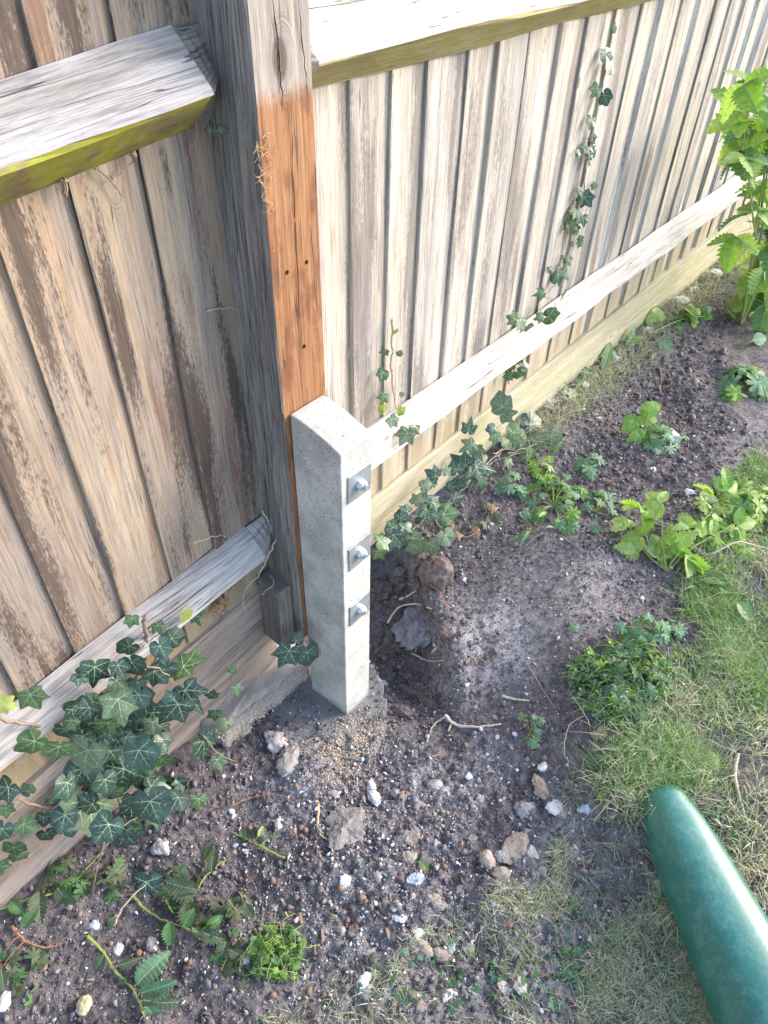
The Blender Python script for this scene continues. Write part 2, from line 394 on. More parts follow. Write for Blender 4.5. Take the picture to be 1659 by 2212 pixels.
# post
def post(name, x, z0, z1, label, split=True):
    p = empty(name, (x+.05, .79, z0), label, 'fence post')
    mb = MB(); c = .0025
    s = boxsec(0, .101, 0, .104, c)
    mats = [0, 0, 1, 1, 1, 1, 1, 0] if split else 1
    mats = [0, 0, 1, 1, 1, 1, 1, 1] if split else 1
    beam(mb, s, (x, .746, z0), (x-.004 if split else x, .746, z1), (1, 0, 0), (0, 1, 0), mats, 40, .0007, uv0=(0, z0), endm=1)
    mb.build('post_timber', [W_POSTF, W_POSTS], p, uv=True)
    return p
pp = post('fence_post', .6565, .205, 1.86, 'square timber fence post with a bare orange front face, bolted to the concrete spur')
post('fence_post', 3.742, .0, 1.86, 'grey timber fence post at the far right end behind the leafy canes', False)
# the cleat that holds the gravel board
mb = MB()
beam(mb, boxsec(0, .036, 0, .062, .0015), (.617, .768, .19), (.6185, .766, .371), (1, 0, 0), (0, 1, 0), 0, 10, .0007)
cl = mb.build('cleat', W_CLEAT, pp, uv=True)
# screw and nail holes in the orange face
T = NT('dark hole'); HOLE = T.fin((.012, .008, .006), .9)
T = NT('rusty steel'); g = T.geo(); RUST = T.fin(T.mix(T.noise(g.outputs['Position'], 300, 3), (.16, .13, .12), (.22, .09, .05)), .6)
for hx, hy in ((620, 588), (662, 566), (657, 748)):
    p = onY(.7455, hx, hy); mb = MB()
    tube(mb, [p+np.array([0, -.0008, 0]), p+np.array([0, .004, 0])], .0032, 10, 0, False)
    mb.build('screw_hole', HOLE, pp)
mb = MB(); p = on(0, .6168, 596, 1297); tube(mb, [p+np.array([.002, 0, 0]), p+np.array([-.0012, 0, 0])], .0042, 10, 0, False); mb.build('nail_head', RUST, pp)
# long drying cracks of the post, thin dark wedges let into the front face
mb = MB()
def crackline(pts, wd, Y=.7452):
    P = curve([onY(Y, *q) for q in pts], 5, .0006); n = len(P)
    vs = []; fs = []
    for i, q in enumerate(P):
        ww = wd*math.sin(math.pi*(.08+.9*i/n))*rnd.uniform(.6, 1.2)
        vs += [q+np.array([-ww, -.0006, 0]), q+np.array([ww, -.0006, 0])]
    for i in range(n-1): fs.append((2*i, 2*i+1, 2*i+3, 2*i+2))
    mb.add(vs, fs)
crackline([(585, -30), (596, 60), (602, 120), (607, 185), (612, 240)], .0014)
crackline([(640, -30), (650, 70), (660, 160), (664, 210)], .0009)
crackline([(627, 190), (630, 300), (634, 420), (641, 560), (648, 700), (652, 800)], .0008)
mb.build('drying_crack', HOLE, pp)

# ------------------------------------------------------------------ SPUR
def concrete(name, a, b, pit=1.0, speck=(.16, .16, .15)):
    T = NT(name); g = T.geo(); P = g.outputs['Position']
    c = T.mix(T.mr(T.noise(P, 16, 5, .6), .35, .65), a, b)
    c = T.mix(T.m('MULTIPLY', T.mr(T.noise(P, 420, 3, .6), .6, .72), .45), c, speck)
    c = T.mix(T.m('MULTIPLY', T.mr(T.noise(P, 260, 2, .6), .62, .74), .5), c, (.72, .70, .66))
    v = T.vor(P, 130); vc = T.n('ShaderNodeSeparateColor'); T.l(v.outputs['Color'], vc.inputs[0])
    pits = T.m('MULTIPLY', T.mr(v.outputs['Distance'], .20, .08), T.mr(vc.outputs[0], .72, .76))
    c = T.mix(T.m('MULTIPLY', pits, .65), c, (.13, .13, .13))
    sep = T.n('ShaderNodeSeparateXYZ'); T.l(P, sep.inputs[0])
    wet = T.m('MULTIPLY', T.mr(T.m('ADD', sep.outputs[2], T.m('MULTIPLY', T.noise(P, 40, 3), .03)), .045, .02), .45)
    c = T.mix(wet, c, (.15, .15, .15))
    h = T.m('SUBTRACT', T.m('ADD', T.m('MULTIPLY', T.noise(P, 70, 6, .75), 2.2), T.m('MULTIPLY', T.noise(P, 500, 2), .35)), T.m('MULTIPLY', pits, 1.3*pit))
    return T.fin(c, .9, T.bump(h, .0016), .2)
CONC = concrete('cast concrete', (.44, .42, .39), (.63, .60, .55), 2.4)
CONC_OLD = concrete('old concrete', (.36, .31, .28), (.46, .40, .36), .6)
CONC_WET = concrete('fresh concrete', (.20, .20, .20), (.29, .285, .275), .4)
sp = empty('concrete_spur', (.71, .69, 0), 'short grey concrete repair spur with a sloping top and three steel bolts', 'concrete post')
mb = MB()
# side profile (y, z): back, slope, front  -> extrude along x with chamfers
def spur_ring(x, inset):
    pr = [(.744, -.35), (.744, .7885), (.7425, .790)]
    # convex slope falling to the front
    for t in (.12, .3, .48, .66, .82, .93, 1.0):
        y = .7425-(.7425-.636)*t; z = .790-.008*t-.018*t*t
        pr.append((y, z))
    pr[-1] = (.6355, .7635); pr.append((.6332, .7605)); pr.append((.633, .70)); pr.append((.6335, .3)); pr.append((.634, -.35))
    cy = .69
    out = []
    for (y, z) in pr:
        yy = y+(inset if y < cy else -inset)*1.0; zz = z-(inset if z > .5 else 0)
        out.append((x, yy, zz))
    return out
xs = [(.6682, .0014), (.6697, 0), (.695, 0), (.72, 0), (.7442, 0), (.7457, .0014)]
rings = [spur_ring(x, i) for x, i in xs]; k = len(rings[0]); vs = [p for r_ in rings for p in r_]; fs = []
for a in range(len(rings)-1):
    for i in range(k):
        j = (i+1) % k; fs.append((a*k+i, (a+1)*k+i, (a+1)*k+j, a*k+j))
fs.append(tuple(range(k))); fs.append(tuple((len(rings)-1)*k+i for i in range(k))[::-1])
mb.add(vs, fs); mb.build('concrete_body', CONC, sp)
T = NT('zinc plate'); g = T.geo(); n1 = T.noise(g.outputs['Position'], 60, 4, .6)
T.b.inputs['Metallic'].default_value = .45; ZINC = T.fin(T.mix(n1, (.26, .28, .30), (.40, .43, .46)), T.mr(n1, .3, .7, .32, .5), None, .5)
T = NT('bright zinc'); T.b.inputs['Metallic'].default_value = .6; ZB = T.fin((.62, .68, .74), .3, None, .5)
for (bx, by) in ((773, 1043), (775, 1191), (776, 1313)):
    c = onY(.6325, bx, by); bolt = None
    # plate
    mb = MB(); hw, hh, th = .0295, .0295, .0022
    ang = R(rnd.uniform(-2, 2)); X_ = np.array([math.cos(ang), 0, math.sin(ang)]); Z_ = np.array([-math.sin(ang), 0, math.cos(ang)]); N_ = np.array([0, -1., 0])
    cc = np.array([.711+.0005, .6325, c[2]-.002])
    def pl(a, b, n): return cc+X_*a+Z_*b+N_*n
    e = .0008
    vs = [pl(a*hw, b*hh, 0.0002) for a, b in ((-1, -1), (1, -1), (1, 1), (-1, 1))]+[pl(a*hw, b*hh, th-e) for a, b in ((-1, -1), (1, -1), (1, 1), (-1, 1))]+[pl(a*(hw-e), b*(hh-e), th) for a, b in ((-1, -1), (1, -1), (1, 1), (-1, 1))]
    fs = [(3, 2, 1, 0), (8, 9, 10, 11)]
    for i in range(4):
        j = (i+1) % 4; fs += [(i, j, 4+j, 4+i), (4+i, 4+j, 8+j, 8+i)]
    mb.add(vs, fs)
    wz = mb.build('square_washer', ZINC, sp)
    # round washer + hex nut + thread end
    def disc(mb, n0, n1, r, seg, ch=0.0, rot=0.0, inner=False):
        vs = []; fs = []
        lev = [(n0, r), (n1-ch, r), (n1, r-ch)]
        for nn, rr in lev:
            for q in range(seg):
                an = rot+2*math.pi*q/seg; vs.append(pl(math.cos(an)*rr, math.sin(an)*rr, nn))
        for l in range(2):
            for q in range(seg):
                p2 = (q+1) % seg; fs.append((l*seg+q, l*seg+p2, (l+1)*seg+p2, (l+1)*seg+q))
        fs.append(tuple(2*seg+q for q in range(seg)))
        mb.add(vs, fs)
    mb = MB(); disc(mb, th+.0002, th+.0080, .0108, 6, .0012, R(rnd.uniform(0, 60))); disc(mb, th+.0082, th+.0125, .0088, 20, .0024)
    nut = mb.build('hex_nut', ZB, sp)
    mb = MB(); disc(mb, th+.0127, th+.0160, .0055, 14, .0010); t_ = mb.build('bolt_end', ZINC, nut, loc=tuple(sp.location)); 

# ------------------------------------------------------------------ GROUND (near: fine mesh, far: coarse)
T = NT('garden soil'); g = T.geo(); P = g.outputs['Position']; sep = T.n('ShaderNodeSeparateXYZ'); T.l(P, sep.inputs[0])
n1 = T.noise(P, 7, 5, .65); n2 = T.noise(P, 60, 5, .7); n3 = T.noise(P, 420, 3, .7)
c = T.mix(T.mr(n2, .35, .7), (.115, .096, .100), (.25, .22, .225))
c = T.mix(T.mr(n3, .52, .72), c, (.31, .28, .285))
def spot(cx_, cy_, rx, ry):
    a = T.m('DIVIDE', T.m('SUBTRACT', sep.outputs[0], cx_), rx); b = T.m('DIVIDE', T.m('SUBTRACT', sep.outputs[1], cy_), ry)
    return T.m('POWER', 2.718, T.m('MULTIPLY', T.m('ADD', T.m('MULTIPLY', a, a), T.m('MULTIPLY', b, b)), -1.0))
dust = None
for (px, py, r1, r2, am) in ((1060, 1370, .10, .09, 1.0), (1000, 1330, .08, .05, .7), (1200, 1260, .2, .12, .35), (640, 1690, .09, .06, .8), (900, 1700, .12, .07, .75), (760, 1960, .2, .1, .45), (1180, 1850, .15, .07, .55), (950, 1480, .03, .07, .7), (1100, 1400, .12, .08, .9), (1280, 1250, .25, .1, .5), (1700, 900, .5, .1, .35), (1130, 2100, .3, .12, .5), (870, 2080, .2, .1, .5), (660, 1600, .08, .05, .9), (1000, 1700, .14, .07, .7)):
    q = gp(px, py); s_ = T.m('MULTIPLY', spot(float(q[0]), float(q[1]), r1, r2), am)
    dust = s_ if dust is None else T.m('MAXIMUM', dust, s_)
dn = T.m('MULTIPLY', T.m('MINIMUM', T.m('MULTIPLY', dust, 1.25), 1.0), T.mr(T.m('ADD', T.m('MULTIPLY', n1, .5), T.m('MULTIPLY', n2, .6)), .40, .64))
dn = T.m('MULTIPLY', dn, T.mr(n3, .32, .6, .45, 1.0))
c = T.mix(dn, c, (.54, .51, .52))
c = T.mix(T.m('MULTIPLY', T.mr(T.noise(P, 23, 4), .56, .7), .35), c, (.15, .085, .065))
v = T.vor(P, 210); vc = T.n('ShaderNodeSeparateColor'); T.l(v.outputs['Color'], vc.inputs[0])
sp1 = T.m('MULTIPLY', T.mr(v.outputs['Distance'], .26, .16), T.mr(vc.outputs[0], .90, .92))
c = T.mix(sp1, c, (.62, .60, .60))
h = T.m('ADD', T.m('ADD', T.m('MULTIPLY', n2, 1.6), n3), T.m('MULTIPLY', T.noise(P, 1400, 2), .3))
SOIL = T.fin(c, .95, T.bump(h, .004), .15)

def gridmesh(name, x0, x1, y0, y1, step, zf, mat):
    nx = int((x1-x0)/step)+1; ny = int((y1-y0)/step)+1
    X, Y = np.meshgrid(np.linspace(x0, x1, nx), np.linspace(y0, y1, ny)); Z = zf(X, Y)
    V = np.stack([X, Y, Z], -1).reshape(-1, 3)
    idx = np.arange(nx*ny).reshape(ny, nx); f = np.stack([idx[:-1, :-1], idx[:-1, 1:], idx[1:, 1:], idx[1:, :-1]], -1).reshape(-1, 4)
    me = bpy.data.meshes.new(name); me.vertices.add(len(V)); me.vertices.foreach_set('co', V.ravel())
    me.loops.add(f.size); me.loops.foreach_set('vertex_index', f.ravel()); me.polygons.add(len(f))
    me.polygons.foreach_set('loop_start', np.arange(0, f.size, 4)); me.polygons.foreach_set('loop_total', np.full(len(f), 4))
    me.polygons.foreach_set('use_smooth', np.ones(len(f), bool)); me.materials.append(mat); me.update(calc_edges=True)
    o = bpy.data.objects.new(name, me); col.objects.link(o); return o
def near_h(X, Y): return h_at(X, Y)
setp(gridmesh('soil', -.5, 2.3, -.65, .9, .0042, near_h, SOIL), kind='structure')
setp(gridmesh('soil', 2.3, 4.4, -.65, .9, .009, near_h, SOIL), kind='structure')
def far_h(X, Y):
    z = h_at(X, Y)
    inn = (X > -.49) & (X < 4.39) & (Y > -.64) & (Y < .89)
    z = np.where(inn, z-.25, z)
    z = np.where(Y > .9, .17*ss(.6, 1.6, X)-.02, z)
    return z
setp(gridmesh('bed_soil', -3.0, 9.0, -3.5, 1.0, .02, far_h, SOIL), kind='structure')
T = NT('added bright paving'); g = T.geo(); PAV = T.fin(T.mix(T.noise(g.outputs['Position'], 9, 4), (.62, .60, .54), (.78, .76, .70)), .9)
T = NT('garden ground'); g = T.geo(); GRD = T.fin(T.mix(T.noise(g.outputs['Position'], 3, 5), (.10, .14, .04), (.16, .17, .07)), .95)
gm_ = gridmesh('ground', -200, 200, -200, 200, 4.0, lambda X, Y: np.full(X.shape, -.32), GRD); setp(gm_, kind='structure')
mb = MB(); mb.add([(-3, .92, .12), (12, .92, .12), (12, 7, .12), (-3, 7, .12), (-3, .92, -.3), (12, .92, -.3), (12, 7, -.3), (-3, 7, -.3)], [(0, 1, 2, 3), (4, 5, 1, 0), (1, 5, 6, 2), (2, 6, 7, 3), (3, 7, 4, 0)])
setp(mb.build('path', PAV, loc=(0, 0, 0)), kind='structure')  # added beyond the fence, kept pale so the board slits look bright

# ------------------------------------------------------------------ LEAVES
def leafmat(name, a, b, trans=.25, rough=.45, spec=.5, blot=None):
    T = NT(name); g = T.geo(); isl = g.outputs['Random Per Island']
    c = T.mix(isl, a, b); n = T.noise(g.outputs['Position'], 90, 3)
    c = T.mix(T.mr(n, .4, .75, 0, .5), c, blot or tuple(x*1.5 for x in b))
    T.fin(c, rough, None, spec)
    tr = T.n('ShaderNodeBsdfTranslucent'); T.l(T.mix(1.0, c, (1.3, 1.5, .6), 'MULTIPLY'), tr.inputs[0]); mx = T.n('ShaderNodeMixShader'); mx.inputs[0].default_value = trans
    T.l(T.b.outputs[0], mx.inputs[1]); T.l(tr.outputs[0], mx.inputs[2]); T.l(mx.outputs[0], T.out.inputs[0])
    return T.mat
IVY_D = leafmat('dark ivy leaf', (.018, .045, .03), (.04, .08, .065), .12, .38, .55)
IVY_G = leafmat('green ivy leaf', (.045, .10, .035), (.08, .135, .06), .15, .42, .5)
IVY_P = leafmat('dull ivy leaf', (.085, .13, .075), (.13, .175, .115), .15, .55, .4)
IVY_Y = leafmat('yellow ivy leaf', (.22, .30, .06), (.35, .36, .08), .25, .5, .4)
VEIN = leafmat('leaf vein', (.28, .38, .20), (.36, .44, .27), .1, .5, .4)
FRESH = leafmat('fresh green leaf', (.13, .27, .035), (.24, .38, .07), .35, .5, .45)
LIME = leafmat('lime green leaf', (.24, .38, .07), (.38, .48, .16), .35, .5, .45)
MIDG = leafmat('mid green leaf', (.065, .16, .05), (.11, .22, .08), .25, .5, .4)
BLUEG = leafmat('blue green leaf', (.09, .19, .10), (.14, .25, .15), .2, .6, .35)
WILT = leafmat('wilted leaf', (.055, .085, .045), (.13, .145, .085), .15, .7, .3)
DRY = leafmat('dry brown leaf', (.28, .17, .11), (.40, .27, .19), .15, .8, .2)
STEMG = leafmat('green stem', (.18, .27, .06), (.26, .32, .10), .05, .6, .3)
def bark(name, a, b):
    T = NT(name); g = T.geo(); n = T.noise(g.outputs['Position'], 350, 4, .7); return T.fin(T.mix(n, a, b), .85, T.bump(n, .0008), .2)
STEMB = bark('brown vine stem', (.20, .14, .10), (.36, .28, .21))
STEMP = bark('pale vine stem', (.36, .30, .21), (.52, .45, .34))
ROOT = bark('pale root', (.42, .35, .26), (.68, .60, .49))
TWIG = bark('brown twig', (.22, .15, .11), (.36, .26, .19))
REDST = bark('reddish stem', (.28, .12, .09), (.38, .20, .13))

def polar(ctrl):
    full = [(a, r) for a, r in ctrl]+[(360-a, r) for a, r in ctrl[::-1] if 0 < a < 180]
    return full
IVY = polar([(0, 1.0), (8, .84), (17, .70), (27, .62), (37, .68), (50, .84), (60, .70), (74, .56), (92, .54), (108, .62), (122, .52), (140, .40), (158, .33), (172, .22), (180, .05)])
IVY2 = polar([(0, 1.0), (10, .72), (20, .50), (30, .44), (42, .62), (54, .72), (66, .52), (84, .42), (104, .48), (120, .42), (142, .32), (160, .25), (180, .05)])
IVYR = polar([(0, .92), (15, .80), (30, .70), (45, .76), (60, .70), (80, .62), (100, .62), (120, .60), (140, .52), (160, .44), (172, .28), (180, .06)])
def lobed(n, deep=.35, teeth=1):
    c = []; span = 150.0
    for i in range(n):
        a = i*span/(n-.5)
        L = 1.0-.25*i/n
        if i == 0: c.append((0, 1.0))
        else:
            c.append((a-15, L*.72)); c.append((a-10, L*.90)); c.append((a-5, L*.84)); c.append((a, L)); c.append((a+5, L*.84)); c.append((a+10, L*.9)); c.append((a+14, L*.7))
        if i == 0: c += [(5, .84), (10, .92), (15, .7)]
        c.append((a+span/(n-.5)/2, L*deep))
    c.append((172, .2)); c.append((180, .04))
    return polar(sorted(c))
BUTT = lobed(4, .38); GER = lobed(4, .34)
def frame(n, tip):
    n = nrm(n); t = nrm(np.asarray(tip)-n*np.dot(tip, n)); s = np.cross(t, n); return s, t, n
def palm(mb, pos, tip, n, size, shape, curl=.15, m=0, vein=1, vw=.018, nv=5, fold=.0):
    s, t, n = frame(n, tip); pos = np.asarray(pos, float)
    jag = [rnd.uniform(.93, 1.07) for _ in shape]
    def P(a, r):
        x = math.sin(R(a))*r; y = math.cos(R(a))*r
        z = -curl*r*r+fold*abs(x)*.8+.05*math.sin(a*.07+size*900)*r+.10*math.exp(-(x/.12)**2)*0-.0+.06*abs(math.sin(R(a)*1.6+size*300))*r
        return pos+(s*x+t*y+n*z)*size
    vs = [P(0, 0)]; K = len(shape)
    for rr in (.5, 1.0):
        for (a, r), j in zip(shape, jag): vs.append(P(a, r*rr*(j if rr == 1 else 1)))
    fs = []
    for i in range(K):
        j = (i+1) % K
        fs.append((0, 1+j, 1+i)); fs.append((1+i, 1+j, 1+K+j, 1+K+i))
    mb.add(vs, fs, m)
    if vein is not None:
        lobes = [0]+[x for x in ((50, -50, 106, -106) if nv >= 5 else (50, -50))]
        for a in lobes:
            L = next((r for aa, r in sorted(shape, key=lambda q: abs(((q[0]-a+180) % 360)-180))), 1)*.9
            def vstrip(a0, r0, a1, r1, w0):
                pts = []
                x0, y0 = math.sin(R(a0))*r0, math.cos(R(a0))*r0; x1, y1 = math.sin(R(a1))*r1, math.cos(R(a1))*r1
                for q in range(4):
                    f = q/3; x = x0+(x1-x0)*f; y = y0+(y1-y0)*f; rr = math.hypot(x, y); aa = math.degrees(math.atan2(x, y))
                    pts.append(P(aa, rr)+n*size*.012)
                d = nrm(pts[-1]-pts[0]); e = nrm(np.cross(d, n)); vv = []
                for q, p_ in enumerate(pts):
                    wd = w0*size*(1-.75*q/3); vv += [p_-e*wd, p_+e*wd]
                mb.add(vv, [(0, 1, 3, 2), (2, 3, 5, 4), (4, 5, 7, 6)], vein)
            vstrip(a, 0, a, L, vw)
            if size > .02:
                for sgn in (-1, 1):
                    vstrip(a, L*.38, a+sgn*24, L*.66, vw*.5); vstrip(a, L*.62, a+sgn*11, L*.84, vw*.4)
def pinn(mb, pos, tip, n, size, wd=.36, teeth=7, droop=.25, fold=.25, m=0, vein=1, base=.0, ser=.22, notch=False):
    s, t, n = frame(n, tip); pos = np.asarray(pos, float); N = teeth*2
    vs = []; fs = []
    def C(y): return pos+(t*y+n*(-droop*y*y))*size
    for i in range(N+1):
        y = i/N; w_ = wd*(math.sin(math.pi*min(1, y*.93+.06))**.75)*(1-.25*y)
        if i == 0: w_ = .01
        if i == N: w_ = .0
        if i % 2 and i < N: w_ *= 1+ser
        else: w_ *= 1-ser*.6
        yo = -.04 if i % 2 == 0 else .02
        c_ = C(y); vs += [c_-s*w_*size+n*fold*w_*size+t*yo*size, c_, c_+s*w_*size+n*fold*w_*size+t*yo*size]
    for i in range(N):
        a = 3*i; fs += [(a, a+1, a+4, a+3), (a+1, a+2, a+5, a+4)]
    mb.add(vs, fs, m)
    if vein is not None:
        vv = []
        for i in range(5):
            y = i/4*.95; c_ = C(y)+n*size*.012; ww = .018*size*(1-.7*y); vv += [c_-s*ww, c_+s*ww]
        mb.add(vv, [(2*i, 2*i+1, 2*i+3, 2*i+2) for i in range(4)], vein)
        for i in range(2, N-1, 2):
            y = i/N; c_ = C(y)+n*size*.010; w_ = wd*(math.sin(math.pi*min(1, y*.93+.06))**.75)*.75
            for sg in (-1, 1):
                e_ = C(min(1, y+.16))+s*sg*w_*size+n*(fold*w_+.012)*size; d = nrm(e_-c_); q = nrm(np.cross(d, n))*size*.006
                mb.add([c_-q, c_+q, e_], [(0, 1, 2)], vein)

def jn(k=.35): return np.array([rnd.gauss(0, k) for _ in range(3)])
def place_ivy(mb, lst, plane, ax=1, nb=None, k=.28, stems=None):
    """lst: (px,py,size_px,tip angle,m) -> leaf junction at the pixel, on the plane ax=plane(+offset)"""
    for q in lst:
        px, py, s, a, m = q[:5]; off = q[5] if len(q) > 5 else 0.0
        pos = on(ax, plane+off, px, py) if plane is not None else gp(px, py, .02+off)
        n = nrm((TOCAM if nb is None else nb)+jn(k)); sh = rnd.choice([IVY, IVY, IVY, IVYR, IVYR, IVY2]) if len(q) < 7 else q[6]
        palm(mb, pos, idir(a)+jn(.15), n, s*mpp(pos), sh, rnd.uniform(.05, .3), m, 4, .015)
        if stems is not None: stems.append((pos, m))
IM = [IVY_D, IVY_G, IVY_P, IVY_Y, VEIN]
NB = nrm(TOCAM*.7+np.array([-.15, -.8, .25]))

# --- left clump of ivy
iv = empty('ivy_plant', gp(330, 1760), 'large clump of dark green ivy climbing over the left gravel board and lower rail', 'ivy')
mb = MB(); ms = MB()
hand = [(190, 1620, 62, -90, 2), (65, 1500, 45, -80, 1), (5, 1520, 30, -20, 3), (170, 1530, 50, -100, 0), (128, 1612, 45, -110, 1), (75, 1600, 45, 200, 1), (145, 1690, 45, -100, 0),
        (190, 1728, 85, -92, 2), (325, 1730, 62, -60, 0), (325, 1700, 40, 40, 0), (255, 1510, 55, -85, 2), (205, 1440, 48, -100, 0), (285, 1430, 40, -70, 0), (340, 1350, 28, -80, 1),
        (285, 1335, 24, -100, 1), (280, 1395, 34, 200, 0), (345, 1395, 34, -80, 0), (395, 1440, 55, -25, 1), (370, 1380, 34, -20, 0), (420, 1330, 26, -60, 1), (405, 1325, 24, -110, 3), (430, 1325, 26, 20, 1),
        (400, 1490, 62, -50, 0), (385, 1520, 60, -130, 0), (440, 1600, 50, -75, 0), (470, 1640, 26, -70, 1), (465, 1540, 24, -100, 1), (490, 1560, 26, -80, 2), (268, 1660, 62, 190, 0), (300, 1620, 55, -70, 0),
        (255, 1600, 50, -110, 0), (232, 1560, 45, -90, 1), (330, 1560, 30, -80, 2), (350, 1570, 34, -100, 0), (310, 1590, 28, -60, 1), (430, 1725, 28, -90, 1), (235, 1780, 50, -120, 0), (270, 1800, 46, -70, 0),
        (180, 1660, 50, -120, 0), (140, 1760, 40, -100, 0), (300, 1840, 50, -80, 0), (350, 1640, 34, -60, 1), (300, 1500, 40, -110, 0), (250, 1470, 34, -40, 0), (360, 1440, 40, -110, 0), (315, 1680, 45, -110, 0),
        (385, 1885, 40, -95, 2), (315, 1905, 55, -90, 0), (440, 1590, 30, 30, 0), (510, 1485, 20, -80, 1), (500, 1450, 16, 60, 1), (455, 1500, 22, -60, 0)]
lv = []
for (px, py, s, a, m) in hand:
    lv.append((px, py, s*1.12, a, m, -rnd.uniform(.02, .13)*min(1, (py-1250)/300)))
for i in range(100):                                    # filling leaves
    t = rnd.random(); px = 180+rnd.gauss(60, 66)+t*70; py = 1470+t*330+rnd.gauss(0, 35)-abs(px-230)*.1
    if px > 430-(py-1450)*.1 or px < 95: continue
    lv.append((px, py, rnd.uniform(24, 46), rnd.gauss(-95, 35), rnd.choice([0, 0, 0, 0, 1]), rnd.uniform(-.06, .0)))
place_ivy(mb, lv, .80, nb=NB, k=.30)
# trailing stem with small leaves across the left board
tr = [(-10, 1718), (60, 1735), (140, 1758), (210, 1785), (290, 1805), (355, 1800), (400, 1780)]
tl = []
for (px, py, s, a, m) in [(18, 1700, 45, -130, 0), (62, 1710, 26, 110, 1), (12, 1745, 30, -90, 1), (95, 1765, 30, -110, 0), (50, 1780, 36, -60, 1), (100, 1800, 34, -80, 0), (30, 1830, 40, -100, 1), (5, 1790, 40, -120, 0), (40, 1850, 36, -120, 1), (-5, 1870, 40, -80, 1), (110, 1735, 24, 60, 0), (150, 1790, 24, -80, 0)]:
    tl.append((px, py, s, a, m, -.02))
place_ivy(mb, tl, .815, nb=NB)
def stempx(ms, pts, plane, r, m=0, ax=1, wig=.0012, n=5, endr=.4):
    P = []
    for q in pts:
        o_ = q[2] if len(q) > 2 else 0
        P.append(on(ax, plane+o_, q[0], q[1]) if plane is not None else gp(q[0], q[1], .005+o_))
    tube(ms, curve(P, n, wig), r, 6, m, True, .15, endr)
stempx(ms, tr, .805, .0022)
stempx(ms, [(-10, 1550), (60, 1565), (120, 1575), (165, 1590), (230, 1560)], .79, .0030)
stempx(ms, [(310, 1330), (315, 1370), (318, 1410), (300, 1460), (260, 1540), (240, 1640), (260, 1740), (290, 1850)], .79, .0035)
stempx(ms, [(400, 1330), (370, 1380), (330, 1430), (290, 1500), (260, 1600)], .80, .003)
stempx(ms, [(290, 1440), (340, 1445), (372, 1470), (385, 1500)], .74, .0020)
stempx(ms, [(440, 1590), (470, 1625), (510, 1645)], .70, .0015)
stempx(ms, [(505, 1440), (495, 1480), (480, 1530), (470, 1570)], .78, .0013)
stempx(ms, [(235, 1790), (215, 1850), (205, 1900), (190, 1960)], .74, .0022)
stempx(ms, [(225, 1830), (250, 1800), (300, 1760)], .74, .002)
mb.build('foliage', IM, iv); ms.build('vine_stem', STEMB, iv)

# --- pair of leaves under the post foot
iv = empty('ivy_plant', gp(640, 1430), 'two veined ivy leaves under the foot of the timber post, beside the concrete spur', 'ivy')
mb = MB(); place_ivy(mb, [(625, 1405, 48, -105, 0, 0, IVY), (663, 1408, 42, -80, 0, 0, IVYR), (640, 1385, 26, 60, 0)], .72, nb=NB, k=.1)
ms = MB(); stempx(ms, [(640, 1440), (632, 1405), (650, 1385), (663, 1408)], .73, .0014)
mb.build('foliage', IM, iv); ms.build('vine_stem', STEMB, iv)

# --- tall strand on the right boards
iv = empty('ivy_plant', onY(.82, 1130, 730), 'long ivy strand climbing the right fence boards in a thin line from the lower rail', 'ivy')
pts = [(1330, 20), (1326, 60), (1312, 120), (1303, 175), (1290, 225), (1280, 262), (1272, 320), (1264, 370), (1262, 420), (1248, 460), (1240, 510), (1222, 560), (1208, 600), (1175, 640), (1150, 670), (1125, 695)]
ms = MB(); stempx(ms, pts, .822, .0022, m=0); stempx(ms, [(1175, 640), (1200, 655), (1185, 685)], .775, .0013)
stempx(ms, [(1240, 470), (1225, 500), (1222, 540)], .818, .0014)
mb = MB(); lv = [(1308, 115, 28, -70, 0), (1318, 140, 26, -100, 0), (1325, 60, 14, -60, 1), (1290, 190, 26, -110, 2), (1305, 205, 26, -80, 0), (1278, 258, 24, -100, 1), (1272, 320, 24, -60, 0), (1270, 328, 22, -120, 0), (1262, 425, 30, -60, 0), (1244, 455, 24, -110, 2),
      (1260, 470, 22, -70, 0), (1235, 480, 24, -120, 1), (1206, 592, 28, -80, 0), (1172, 632, 24, -150, 1), (1185, 684, 32, -10, 1), (1170, 684, 20, 190, 1), (1125, 690, 32, -110, 2), (1138, 706, 34, -60, 2), (1220, 632, 20, 200, 1), (1112, 690, 26, 160, 1)]
for i in range(46):
    t = rnd.random(); j = t*(len(pts)-7)+5; a = pts[int(j)]; b = pts[min(int(j)+1, len(pts)-1)]; f = j-int(j)
    if j > 12: continue
    lv.append((a[0]+(b[0]-a[0])*f+rnd.gauss(0, 9), a[1]+(b[1]-a[1])*f, rnd.uniform(10, 20), rnd.gauss(-95, 35), rnd.choice([0, 1, 1, 2, 2]), -.003))
lv = [q if len(q) > 5 else (*q, -.045 if q[1] > 620 else -.006) for q in lv]
place_ivy(mb, lv, .826, nb=NB, k=.3)
mb.build('foliage', IM, iv); ms.build('vine_stem', STEMB, iv)

